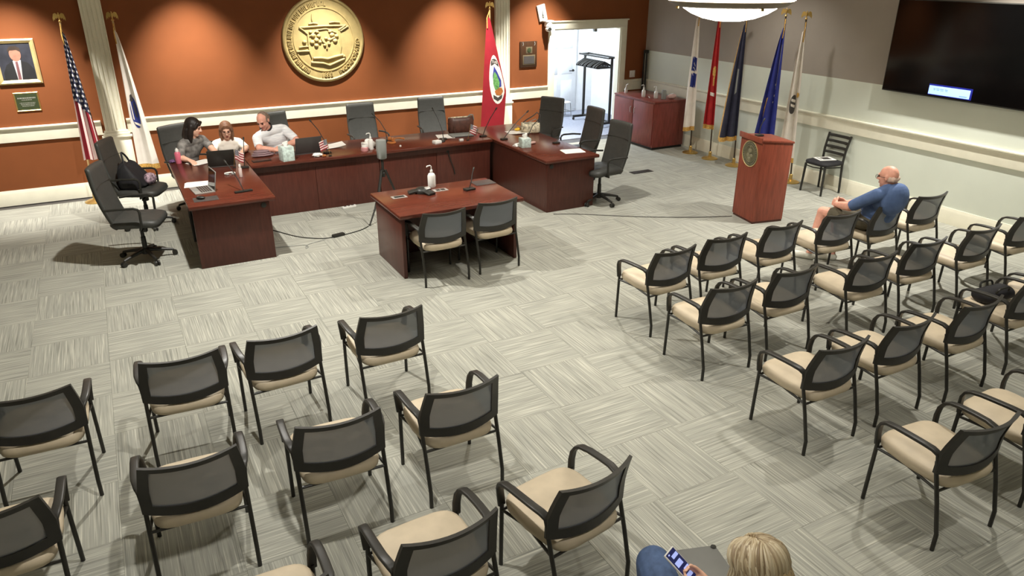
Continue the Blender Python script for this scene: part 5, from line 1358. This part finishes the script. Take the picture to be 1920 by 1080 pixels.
class Figure:
    def __init__(s): s.pr = []
    def cap(s, p0, r0, p1, r1, key): s.pr.append(('c', V(p0), r0, V(p1), r1, key)); return s
    def ell(s, c, rad, key, rot=None): s.pr.append(('e', V(c), rad, rot or Matrix.Identity(3), 0, key)); return s
    def mb(s):
        b2 = MB()
        for p in s.pr:
            if p[0] == 'c':
                _, p0, r0, p1, r1, k = p
                d = (p1 - p0); L_ = max(d.length, 1e-5); d = d / L_
                up = V((0, 0, 1)) if abs(d.z) < 0.9 else V((1, 0, 0))
                a = (up - d * up.dot(d)).normalized(); c = d.cross(a); rings = []
                n = 14
                for (q_, r) in [(p0 - d * r0 * math.sin(t), r0 * math.cos(t)) for t in (1.45, 1.0, 0.5)] + [(p0, r0), (p1, r1)] + [(p1 + d * r1 * math.sin(t), r1 * math.cos(t)) for t in (0.5, 1.0, 1.45)]:
                    rings.append([q_ + (a * math.cos(2 * PI * j / n) + c * math.sin(2 * PI * j / n)) * r for j in range(n)])
                b2.loft(rings)
            else:
                b2.ell(p[1], p[2], 18, 12, p[3])
        return b2
    def keys(s, pts):
        best = None; arr = np.array(pts); ks = []
        D_ = []
        for p in s.pr:
            if p[0] == 'c':
                a, b2 = np.array(p[1]), np.array(p[3]); ab = b2 - a; L2 = max(float(ab @ ab), 1e-9)
                t = np.clip(((arr - a) @ ab) / L2, 0, 1)
                D_.append(np.linalg.norm(arr - a - t[:, None] * ab, axis=1) - (p[2] + (p[4] - p[2]) * t))
            else:
                q_ = (arr - np.array(p[1])) @ np.array(p[3]); r = np.array(p[2])
                k = np.linalg.norm(q_ / r, axis=1)
                D_.append((k - 1) * np.linalg.norm(q_, axis=1) / np.maximum(k, 1e-6))
            ks.append(p[5])
        return [ks[i] for i in np.argmin(np.stack(D_), axis=0)]

def frame_of(face, up=(0, 0, 1)):
    F = V(face).normalized(); U = V(up); Rr = F.cross(U).normalized(); U = Rr.cross(F)
    return F, Rr, U
def axes(Rr, F, U):
    return Matrix(((Rr.x, F.x, U.x), (Rr.y, F.y, U.y), (Rr.z, F.z, U.z)))

def hand(fig, wrist, d, n, side, curl=(25, 35), spread=0.021, key='skin', sc=1.0, th=0.75):
    """d: along the hand, n: out of the palm, side: +1/-1 thumb direction along d x n"""
    d = V(d).normalized(); n = V(n); n = (n - d * n.dot(d)).normalized(); s_ = d.cross(n) * side; w0 = V(wrist)
    for i in range(4):
        kn = w0 + d * (0.088 - 0.006 * abs(i - 1)) * sc + s_ * (0.032 - i * spread) * sc
        fig.cap(w0 + s_ * (0.018 - 0.012 * i) * sc, 0.017 * sc, kn, 0.0115 * sc, key)
        ax = d.cross(n)
        L_ = [0.040, 0.045, 0.041, 0.032][i] * sc
        p = kn; ang = 0.0; dirv = d
        for sgm in range(3):
            ang += R(curl[0] if sgm == 0 else curl[1])
            dirv = d * math.cos(ang) + n * math.sin(ang)
            l = L_ * (1.0, 0.68, 0.5)[sgm]; q_ = p + dirv * l
            fig.cap(p, (0.0098, 0.0088, 0.0080)[sgm] * sc, q_, (0.0088, 0.008, 0.0068)[sgm] * sc, key); p = q_
    t0 = w0 + d * 0.022 * sc + s_ * 0.022 * sc
    t1 = t0 + (d * 0.55 + s_ * th + n * 0.25).normalized() * 0.042 * sc
    t2 = t1 + (d * 0.85 + s_ * 0.25 + n * 0.45).normalized() * 0.034 * sc
    t3 = t2 + (d * 0.9 + n * 0.5).normalized() * 0.026 * sc
    fig.cap(t0, 0.016 * sc, t1, 0.012 * sc, key).cap(t1, 0.0115 * sc, t2, 0.010 * sc, key).cap(t2, 0.010 * sc, t3, 0.0078 * sc, key)

def head(fig, c, face, up=(0, 0, 1), key='skin', sc=1.0, jaw=1.0):
    F, Rr, U = frame_of(face, up); A = axes(Rr, F, U); c = V(c)
    P = lambda r, f, u: c + (Rr * r + F * f + U * u) * sc
    fig.ell(P(0, -0.008, 0.022), (0.077 * sc, 0.096 * sc, 0.092 * sc), key, A)
    fig.ell(P(0, 0.022, -0.035), (0.062 * sc * jaw, 0.072 * sc, 0.082 * sc), key, A)
    fig.ell(P(0, 0.066, -0.094), (0.028 * sc * jaw, 0.022 * sc, 0.022 * sc), key, A)
    fig.ell(P(0, 0.082, 0.030), (0.050 * sc, 0.012 * sc, 0.010 * sc), key, A)
    fig.cap(P(0, 0.092, 0.018), 0.009 * sc, P(0, 0.112, -0.022), 0.0145 * sc, key)
    for s_ in (-1, 1):
        fig.ell(P(s_ * 0.016, 0.098, -0.026), (0.009 * sc, 0.010 * sc, 0.008 * sc), key, A)
        fig.ell(P(s_ * 0.080, -0.012, -0.004), (0.009 * sc, 0.019 * sc, 0.032 * sc), key, A)
        fig.ell(P(s_ * 0.040, 0.066, -0.022), (0.022 * sc, 0.018 * sc, 0.016 * sc), key, A)
    return P, A

def person(label, origin, fig, mats, parts=(), voxel=0.007, clothes=('shirt', 'pants', 'shoe'), skin='skin'):
    t = thing('person', label, 'person', origin, 0, None); org = V(origin)
    me = remeshed(fig.mb(), voxel)
    n = len(me.polygons); ctr = np.empty(n * 3); me.polygons.foreach_get('center', ctr); ctr = ctr.reshape(-1, 3)
    ks = fig.keys(ctr)
    co = np.empty(len(me.vertices) * 3); me.vertices.foreach_get('co', co); co = co.reshape(-1, 3)
    nm = np.array([v.normal[:] for v in me.vertices])
    faces = [tuple(p.vertices) for p in me.polygons]
    co0 = co - np.array(org)
    def sub(name, fs, offset, m):
        ids = sorted({i for f in fs for i in f}); mp = {v: k for k, v in enumerate(ids)}
        m2 = bpy.data.meshes.new(name)
        m2.from_pydata([tuple(co0[i] + nm[i] * offset) for i in ids], [], [tuple(mp[i] for i in f) for f in fs])
        m2.materials.append(M[m]); m2.shade_smooth()
        o = bpy.data.objects.new(name, m2); COL.objects.link(o); o.parent = t
        return o
    body = sub('body', faces, 0.0, skin)
    for key, name in (('shirt', 'shirt'), ('pants', 'trousers'), ('shoe', 'shoes'), ('sock', 'socks')):
        fs = [f for f, k in zip(faces, ks) if k == key]
        if fs: sub(name, fs, 0.0055 if key == 'shirt' else 0.004, mats[key])
    bpy.data.meshes.remove(me)
    return t, org

def add_part(t, org, name, mb_or_fig, m, voxel=None, smooth=60, parent=None, it=2):
    if isinstance(mb_or_fig, Figure):
        me = remeshed(mb_or_fig.mb(), voxel or 0.008, it)
        for v in me.vertices: v.co = v.co - org
        me.materials.clear(); me.materials.append(M[m]); me.shade_smooth()
        o = bpy.data.objects.new(name, me); COL.objects.link(o)
    else:
        mb_or_fig.v = [tuple(V(p) - org) for p in mb_or_fig.v]
        o = mb_or_fig.build(name, m, None, smooth=smooth)
    o.parent = parent or t
    return o

def face_parts(t, org, P, A, sc=1.0, glasses=None, brow='hair_grey'):
    for s_ in (-1, 1):
        e = MB(); e.ell(P(s_ * 0.031, 0.0855, 0.008), (0.013 * sc, 0.007 * sc, 0.0075 * sc), 10, 8, A); add_part(t, org, 'eye', e, 'eye')
        e = MB(); e.tube([P(s_ * 0.014, 0.094, 0.030), P(s_ * 0.032, 0.094, 0.036), P(s_ * 0.048, 0.082, 0.030)], 0.0035 * sc, 6); add_part(t, org, 'eyebrow', e, brow)
    e = MB(); e.ell(P(0, 0.0905, -0.062), (0.023 * sc, 0.008 * sc, 0.0075 * sc), 12, 6, A); add_part(t, org, 'mouth', e, 'lip')
    if glasses:
        g = MB()
        for s_ in (-1, 1):
            g.tube([P(s_ * 0.034 + 0.025 * math.cos(a), 0.108, 0.004 + 0.019 * math.sin(a)) for a in [2 * PI * k / 14 for k in range(15)]], 0.0022 * sc, 6)
            g.tube([P(s_ * 0.059, 0.106, 0.010), P(s_ * 0.084, 0.04, 0.008), P(s_ * 0.086, -0.02, 0.004)], 0.002 * sc, 6)
        g.tube([P(-0.009, 0.110, 0.010), P(0.009, 0.110, 0.010)], 0.0022 * sc, 6)
        add_part(t, org, 'glasses', g, glasses)

def torso(fig, pel, ch, neck, shl, shr, F, wide=1.0, deep=1.0, belly=0.0, key='shirt', pk='pants'):
    """pelvis, chest, neck-base points; shoulder joints; F = forward"""
    pel, ch, neck, shl, shr = map(V, (pel, ch, neck, shl, shr))
    U = (neck - pel).normalized(); Rr = (shr - shl).normalized(); Fd = U.cross(Rr).normalized()
    if Fd.dot(V(F)) < 0: Fd = -Fd
    A = axes(Rr, Fd, U)
    fig.ell(pel, (0.170 * wide, 0.125 * deep, 0.115), pk, A)
    fig.ell(pel.lerp(ch, 0.42) + Fd * (0.015 + belly * 0.5), (0.150 * wide, 0.110 * deep + belly, 0.165), key, A)
    fig.ell(ch, (0.168 * wide, 0.112 * deep, 0.165), key, A)
    mid = shl.lerp(shr, 0.5)
    fig.cap(shl.lerp(mid, 0.12), 0.062, mid.lerp(neck, 0.4), 0.072, key); fig.cap(shr.lerp(mid, 0.12), 0.062, mid.lerp(neck, 0.4), 0.072, key)
    fig.cap(shl.lerp(ch, 0.2), 0.07, ch, 0.11, key); fig.cap(shr.lerp(ch, 0.2), 0.07, ch, 0.11, key)
    return A
def arm(fig, sh, el, wr, sleeve=0.6, key='shirt', r=(0.056, 0.043, 0.040, 0.027), long=False):
    sh, el, wr = map(V, (sh, el, wr))
    m_ = sh.lerp(el, sleeve); rm = r[0] + (r[1] - r[0]) * sleeve
    fig.cap(sh, r[0], m_, rm + 0.006, key)
    fig.cap(m_, rm, el, r[1], key if long else 'skin')
    fig.cap(el, r[2] + 0.002, el.lerp(wr, 0.35), r[2] + 0.003, 'skin'); fig.cap(el.lerp(wr, 0.35), r[2] + 0.003, wr, r[3], 'skin')
def leg(fig, hip, kn, an, toe, key='pants', bare=None, r=(0.085, 0.06, 0.058, 0.038), shoe='shoe'):
    hip, kn, an, toe = map(V, (hip, kn, an, toe))
    if bare is None:
        fig.cap(hip, r[0], kn, r[1], key); fig.cap(kn, r[1], kn.lerp(an, 0.35), r[2], key); fig.cap(kn.lerp(an, 0.35), r[2], an, r[3] + 0.006, key)
    else:
        m_ = hip.lerp(kn, bare); rm = r[0] + (r[1] - r[0]) * bare
        fig.cap(hip, r[0], m_, rm + 0.014, key); fig.cap(m_, rm, kn, r[1], 'skin'); fig.cap(kn, r[1] - 0.004, kn.lerp(an, 0.35), r[2], 'skin'); fig.cap(kn.lerp(an, 0.35), r[2], an, r[3], 'skin')
    d = (toe - an); d.z = 0; d.normalize()
    g = V((0, 0, an.z - 0.052 - 0.038))
    heel = V((an.x, an.y, 0.040)) - d * 0.025; ball = V((toe.x, toe.y, 0.034)) - d * 0.05
    fig.cap(an, r[3] - 0.002, V((an.x, an.y, 0.05)), 0.040, shoe); fig.cap(heel, 0.036, ball, 0.038, shoe); fig.cap(ball, 0.038, V((toe.x, toe.y, 0.028)), 0.027, shoe)

# --- bald man in the blue polo, front row of the right block
f = Figure()
FW = V((-0.05, 1, 0))
torso(f, (-2.34, -7.24, 0.575), (-2.35, -7.36, 0.84), (-2.36, -7.375, 1.01), (-2.56, -7.37, 0.935), (-2.215, -7.38, 0.93), FW, 1.2, 1.16, 0.045)
f.ell((-2.36, -7.42, 0.86), (0.20, 0.085, 0.17), 'shirt')
f.cap((-2.36, -7.375, 0.97), 0.064, (-2.385, -7.345, 1.04), 0.058, 'skin')
P, A = head(f, (-2.40, -7.325, 1.09), (-0.22, 1, -0.14), jaw=1.08)
arm(f, (-2.565, -7.36, 0.925), (-2.60, -7.08, 0.72), (-2.50, -6.83, 0.67), 0.85, r=(0.064, 0.05, 0.046, 0.030))
arm(f, (-2.215, -7.37, 0.91), (-2.12, -7.06, 0.72), (-2.33, -6.83, 0.66), 0.85, r=(0.064, 0.05, 0.046, 0.030))
hand(f, (-2.50, -6.83, 0.67), (0.45, 0.85, 0.10), (0.85, -0.40, -0.25), -1, (35, 45))
hand(f, (-2.33, -6.83, 0.66), (-0.40, 0.85, 0.08), (-0.80, -0.35, -0.35), 1, (30, 42))
leg(f, (-2.45, -7.18, 0.555), (-2.53, -6.70, 0.545), (-2.66, -6.72, 0.095), (-2.76, -6.53, 0), bare=0.70, r=(0.092, 0.064, 0.060, 0.04))
leg(f, (-2.23, -7.18, 0.555), (-2.24, -6.68, 0.54), (-2.46, -6.86, 0.095), (-2.60, -6.70, 0), bare=0.70, r=(0.092, 0.064, 0.060, 0.04))
t, org = person('bald man in blue polo and khaki shorts sitting with hands clasped', (-2.35, -7.2, 0), f, {'shirt': 'navy_shirt', 'pants': 'shorts', 'shoe': 'shoe'}, voxel=0.0065, skin='skin_pink')
face_parts(t, org, P, A, glasses='black', brow='hair_white')
h_ = Figure()
for s_ in (-1, 1):
    h_.ell(P(s_ * 0.068, -0.040, -0.018), (0.010, 0.036, 0.030), 'h', A)
h_.ell(P(0, -0.083, -0.026), (0.060, 0.018, 0.030), 'h', A)
for s_ in (-1, 1): h_.ell(P(s_ * 0.05, -0.072, -0.022), (0.026, 0.026, 0.030), 'h', A)
add_part(t, org, 'hair', h_, 'hair_white', 0.006)
cb = MB(); cb.tube([P(0.062 * math.cos(a), -0.012 + 0.072 * math.sin(a), -0.125 - 0.012 * math.sin(a)) for a in [2 * PI * k / 20 for k in range(21)]], 1, 8, flat=(0.034, 0.010), side=A.col[2])
add_part(t, org, 'collar', cb, 'navy_shirt')
bl = MB(); bl.tube([V((-2.535 + 0.0, -6.86, 0.674)) + V((0.03 * math.cos(a), 0.004, 0.031 * math.sin(a))) for a in [2 * PI * k / 16 for k in range(17)]], 1, 8, flat=(0.02, 0.005), side=(0, 1, 0))

# --- dark haired woman at the left corner
f = Figure(); FW = V((0.55, -0.83, 0))
torso(f, (-8.74, -1.40, 0.60), (-8.66, -1.46, 0.84), (-8.62, -1.50, 1.01), (-8.755, -1.585, 0.95), (-8.47, -1.395, 0.955), FW, 0.92, 0.95)
f.cap((-8.62, -1.50, 0.99), 0.05, (-8.60, -1.53, 1.08), 0.047, 'skin')
P, A = head(f, (-8.575, -1.545, 1.155), (0.86, -0.46, -0.32), sc=0.94)
arm(f, (-8.765, -1.59, 0.94), (-8.80, -1.70, 0.80), (-8.715, -1.80, 0.785), 0.8, r=(0.05, 0.038, 0.036, 0.024))
arm(f, (-8.465, -1.40, 0.94), (-8.37, -1.62, 0.83), (-8.35, -1.87, 0.79), 0.55, r=(0.05, 0.038, 0.036, 0.024))
hand(f, (-8.715, -1.80, 0.785), (0.35, -0.9, -0.12), (0.0, -0.1, -1), 1, (15, 22), sc=0.92)
hand(f, (-8.35, -1.87, 0.79), (0.05, -0.95, -0.2), (0, -0.1, -1), -1, (18, 28), sc=0.92)
leg(f, (-8.83, -1.42, 0.56), (-8.62, -1.82, 0.56), (-8.60, -1.80, 0.095), (-8.52, -1.98, 0), shoe='shoe')
leg(f, (-8.62, -1.32, 0.56), (-8.40, -1.72, 0.56), (-8.36, -1.72, 0.095), (-8.28, -1.90, 0), shoe='shoe')
t, org = person('woman with long dark hair in a grey patterned top using a mouse', (-8.72, -1.5, 0), f, {'shirt': 'grey_top', 'pants': 'dark_pants', 'shoe': 'black'}, voxel=0.008)
face_parts(t, org, P, A, 0.94, brow='hair_dark')
h_ = Figure()
h_.ell(P(0, -0.024, 0.036), (0.089, 0.104, 0.098), 'h', A)
for s_ in (-1, 1):
    h_.cap(P(s_ * 0.072, -0.01, 0.02), 0.034, P(s_ * 0.082, 0.005, -0.10), 0.034, 'h'); h_.cap(P(s_ * 0.082, 0.005, -0.10), 0.034, P(s_ * 0.072, 0.018, -0.20), 0.020, 'h')
    h_.cap(P(s_ * 0.05, 0.062, 0.085), 0.02, P(s_ * 0.072, 0.04, 0.02), 0.022, 'h')
h_.cap(P(0, -0.075, 0.0), 0.06, P(0, -0.085, -0.15), 0.055, 'h'); h_.cap(P(0, -0.085, -0.15), 0.055, P(0.0, -0.07, -0.22), 0.04, 'h')
h_.cap(P(-0.05, -0.06, -0.05), 0.045, P(-0.07, -0.05, -0.20), 0.032, 'h'); h_.cap(P(0.05, -0.06, -0.05), 0.045, P(0.07, -0.05, -0.20), 0.032, 'h')
add_part(t, org, 'hair', h_, 'hair_dark', 0.008)

# --- woman in white with reddish hair
f = Figure(); FW = V((0.0, -1, 0))
torso(f, (-8.14, -1.14, 0.60), (-8.145, -1.20, 0.74), (-8.15, -1.25, 0.895), (-8.31, -1.23, 0.835), (-7.985, -1.23, 0.835), FW, 0.9, 0.92)
f.cap((-8.15, -1.25, 0.87), 0.048, (-8.15, -1.28, 0.96), 0.046, 'skin')
P, A = head(f, (-8.15, -1.31, 1.035), (-0.10, -1, -0.30), sc=0.93)
arm(f, (-8.315, -1.24, 0.825), (-8.37, -1.42, 0.78), (-8.34, -1.66, 0.79), 0.85, r=(0.05, 0.038, 0.036, 0.024), long=True)
arm(f, (-7.98, -1.24, 0.825), (-7.93, -1.40, 0.78), (-8.02, -1.62, 0.79), 0.85, r=(0.05, 0.038, 0.036, 0.024), long=True)
hand(f, (-8.34, -1.66, 0.79), (0.1, -0.95, -0.15), (0, -0.1, -1), 1, (18, 28), sc=0.92)
hand(f, (-8.02, -1.62, 0.79), (-0.35, -0.9, -0.15), (0, -0.1, -1), -1, (18, 28), sc=0.92)
leg(f, (-8.24, -1.14, 0.56), (-8.24, -1.56, 0.56), (-8.24, -1.56, 0.095), (-8.24, -1.76, 0))
leg(f, (-8.04, -1.14, 0.56), (-8.00, -1.56, 0.56), (-8.00, -1.56, 0.095), (-8.00, -1.76, 0))
t, org = person('woman with reddish hair and glasses in white behind the black laptop', (-8.14, -1.2, 0), f, {'shirt': 'cream_top', 'pants': 'dark_pants', 'shoe': 'black'}, voxel=0.008)
face_parts(t, org, P, A, 0.93, glasses='brown', brow='hair_red')
h_ = Figure()
h_.ell(P(0, -0.024, 0.032), (0.086, 0.100, 0.094), 'h', A)
for s_ in (-1, 1):
    h_.cap(P(s_ * 0.074, 0.0, 0.02), 0.026, P(s_ * 0.080, 0.01, -0.08), 0.026, 'h'); h_.cap(P(s_ * 0.080, 0.01, -0.08), 0.026, P(s_ * 0.070, 0.02, -0.155), 0.016, 'h')
    h_.cap(P(s_ * 0.02, 0.06, 0.095), 0.016, P(s_ * 0.068, 0.045, 0.03), 0.018, 'h')
h_.cap(P(0, -0.07, 0.0), 0.06, P(0, -0.07, -0.12), 0.045, 'h')
add_part(t, org, 'hair', h_, 'hair_red', 0.008)

# --- man in the pale polo, leaning on his forearms
f = Figure(); FW = V((-0.15, -1, 0))
torso(f, (-7.42, -1.16, 0.60), (-7.50, -1.26, 0.83), (-7.585, -1.33, 1.00), (-7.755, -1.37, 0.915), (-7.375, -1.27, 0.985), FW, 1.08, 1.06, 0.03)
f.cap((-7.585, -1.33, 0.98), 0.058, (-7.625, -1.36, 1.06), 0.054, 'skin')
P, A = head(f, (-7.655, -1.385, 1.135), (-0.62, -0.74, -0.52), (-0.12, 0, 1), jaw=1.04)
arm(f, (-7.765, -1.38, 0.90), (-7.79, -1.62, 0.80), (-7.60, -1.73, 0.79), 0.75, r=(0.062, 0.046, 0.043, 0.029))
arm(f, (-7.365, -1.27, 0.97), (-7.24, -1.50, 0.83), (-7.50, -1.66, 0.80), 0.75, r=(0.062, 0.046, 0.043, 0.029))
hand(f, (-7.60, -1.73, 0.79), (0.9, -0.1, 0.05), (0.1, 0.5, -0.8), 1, (30, 40))
hand(f, (-7.50, -1.66, 0.805), (-0.9, -0.3, 0.05), (0.1, -0.5, -0.7), -1, (30, 40))
leg(f, (-7.52, -1.20, 0.56), (-7.56, -1.66, 0.56), (-7.56, -1.66, 0.095), (-7.58, -1.88, 0))
leg(f, (-7.30, -1.18, 0.56), (-7.28, -1.64, 0.56), (-7.28, -1.64, 0.095), (-7.26, -1.86, 0))
polo = mat('pale_striped_polo', rgb(236, 238, 242), 0.8, vary=0.12, scale=4, stretch=(2, 2, 22)); M['polo'] = polo
t, org = person('man with short grey hair in a pale polo leaning on the desk', (-7.45, -1.25, 0), f, {'shirt': 'polo', 'pants': 'dark_pants', 'shoe': 'black'}, voxel=0.008, skin='skin_pink')
face_parts(t, org, P, A, brow='hair_grey')
h_ = Figure()
for s_ in (-1, 1): h_.ell(P(s_ * 0.064, -0.026, 0.016), (0.018, 0.060, 0.050), 'h', A)
h_.ell(P(0, -0.070, 0.014), (0.078, 0.042, 0.074), 'h', A)
h_.ell(P(0, -0.035, 0.050), (0.074, 0.070, 0.068), 'h', A)
add_part(t, org, 'hair', h_, 'hair_grey', 0.008)
cb = MB(); cb.tube([P(0.062 * math.cos(a), -0.012 + 0.072 * math.sin(a), -0.130 - 0.015 * math.sin(a)) for a in [2 * PI * k / 20 for k in range(21)]], 1, 8, flat=(0.030, 0.010), side=A.col[2])
add_part(t, org, 'collar', cb, 'dark_pants')

# --- blond woman at the bottom edge, seen from behind and above
def lock_mat(name, cols):
    m = bpy.data.materials.new(name); m.use_nodes = True
    N, L = m.node_tree.nodes, m.node_tree.links
    b = N['Principled BSDF']; b.inputs['Roughness'].default_value = 0.45
    ge = N.new('ShaderNodeNewGeometry'); cr = N.new('ShaderNodeValToRGB')
    cr.color_ramp.elements[0].color = cols[0]; cr.color_ramp.elements[1].color = cols[2]
    e = cr.color_ramp.elements.new(0.5); e.color = cols[1]
    L.new(ge.outputs['Random Per Island'], cr.inputs[0]); L.new(cr.outputs[0], b.inputs['Base Color'])
    return m
M['locks'] = lock_mat('blond_hair_locks', (rgb(150, 128, 100), rgb(204, 184, 150), rgb(240, 226, 196)))
f = Figure(); FW = V((0.08, 1, 0))
torso(f, (-7.82, -10.88, 0.585), (-7.825, -10.90, 0.84), (-7.82, -10.86, 1.02), (-8.00, -10.86, 0.95), (-7.64, -10.88, 0.95), FW, 0.95, 0.98)
f.cap((-7.82, -10.86, 1.0), 0.05, (-7.81, -10.82, 1.09), 0.048, 'skin')
P, A = head(f, (-7.775, -10.80, 1.155), (-0.05, 0.9, -0.50), sc=0.95)
arm(f, (-7.635, -10.88, 0.94), (-7.54, -10.68, 0.74), (-7.635, -10.475, 0.715), 0.7, r=(0.052, 0.04, 0.038, 0.025))
arm(f, (-8.005, -10.86, 0.94), (-8.06, -10.68, 0.74), (-7.93, -10.52, 0.68), 0.7, r=(0.052, 0.04, 0.038, 0.025))
hand(f, (-7.635, -10.475, 0.715), (-0.55, 0.82, 0.05), (-0.45, -0.35, 0.80), 1, (38, 46), sc=0.92, th=0.30)
hand(f, (-7.93, -10.52, 0.68), (0.45, 0.85, -0.1), (0.3, -0.1, -0.9), -1, (20, 25), sc=0.95)
leg(f, (-7.92, -10.82, 0.555), (-7.665, -10.15, 0.575), (-7.68, -10.20, 0.095), (-7.66, -10.0, 0), r=(0.088, 0.080, 0.062, 0.042))
leg(f, (-7.71, -10.83, 0.555), (-7.44, -10.24, 0.48), (-7.44, -10.26, 0.095), (-7.42, -10.06, 0), r=(0.088, 0.070, 0.062, 0.042))
t, org = person('blond woman in jeans at the bottom edge looking at her phone', (-7.82, -10.8, 0), f, {'shirt': 'dgrey', 'pants': 'jeans', 'shoe': 'shoe'}, voxel=0.0065)
face_parts(t, org, P, A, 0.95, brow='hair_blond')
h_ = Figure()
h_.ell(P(0, -0.022, 0.030), (0.084, 0.100, 0.088), 'h', A)
for k in range(11):
    a = PI * (0.04 + 0.92 * k / 10) + PI
    x, y = 0.078 * math.cos(a), -0.025 + 0.088 * math.sin(a)
    h_.cap(P(x, y, 0.02), 0.018, P(x * 1.12, y * 1.08 - 0.01, -0.12), 0.018, 'h'); h_.cap(P(x * 1.12, y * 1.08 - 0.01, -0.12), 0.018, P(x, y - 0.02, -0.20), 0.010, 'h')
cap_ = add_part(t, org, 'hair', h_, 'hair_blond', 0.007, it=1)
lk = MB(); rn = random.Random(11)
for k in range(330):
    ph = R(-58 + 296 * (k + rn.random()) / 330)
    side = abs(math.cos(ph)) > 0.45
    f0 = rn.uniform(-0.045, 0.055) if side else rn.uniform(-0.05, -0.01)
    lift = rn.uniform(-0.003, 0.005); ln_ = rn.uniform(0.15, 0.24); pts = []
    for i in range(7):
        th = R(6 + 88 * i / 6); g_ = 1 - i / 6
        pts.append(P((0.092 + lift) * math.sin(th) * math.cos(ph) + 0.004 * math.copysign(1, math.cos(ph)) * g_, -0.022 - (0.106 + lift) * math.sin(th) * math.sin(ph) + f0 * g_, 0.030 + (0.097 + lift) * math.cos(th) - abs(f0) * 0.25 * g_))
    p_ = pts[-1]; outw = (p_ - P(0, -0.02, 0)); outw.z = 0; outw.normalize()
    for i in (1, 2, 3):
        pts.append(p_ + outw * (0.010 * math.sin(i * 0.9)) + V((rn.uniform(-.004, .004), rn.uniform(-.004, .004), -ln_ * i / 3)))
    lk.tube(pts, [0.0035, 0.005, 0.006, 0.0065, 0.0068, 0.0068, 0.0068, 0.0066, 0.006, 0.003], 5)
add_part(t, org, 'hair_locks', lk, 'locks', smooth=80, parent=cap_)

g = thing('smartphone', 'smartphone with a lit blue screen held by the blond woman', 'phone', (-7.71, -10.365, 0.772), 0)
ph = Matrix.Rotation(R(24), 3, 'Z') @ Matrix.Rotation(R(32), 3, 'X')
def slab(m, c, d, nm, par, bev=0.0): return B().box(ph @ V(c), d, rot=ph).build(nm, m, par, bevel=bev)
slab('plastic_w', (0, 0, 0), (0.075, 0.152, 0.009), 'case', g, 0.003)
sc_ = slab('phone_bg', (0, 0, 0.0048), (0.067, 0.142, 0.001), 'screen', g)
for c, d in (((0.008, 0.045, 0.0056), (0.042, 0.016, 0.0006)), ((-0.004, 0.012, 0.0056), (0.044, 0.024, 0.0006)), ((0.012, -0.022, 0.0056), (0.036, 0.014, 0.0006)), ((-0.004, -0.048, 0.0056), (0.044, 0.018, 0.0006)), ((-0.018, 0.062, 0.0056), (0.010, 0.006, 0.0006))):
    slab('phone_ui', c, d, 'message', sc_)
g = thing('tablet_case', 'grey tablet case with black button on the blond woman\'s lap', 'case', (-7.49, -10.31, 0.607), R(-18))
rt = Matrix.Rotation(R(-6), 3, 'X')
B().box((0, 0, 0), (0.20, 0.28, 0.016), rot=rt).build('cover', 'sage_foot', g, bevel=0.004)
B().lathe([(0.013, 0), (0.013, 0.005), (0.006, 0.008)], 14, tuple(rt @ V((0.085, 0.125, 0.008)))).build('button', 'black', g)
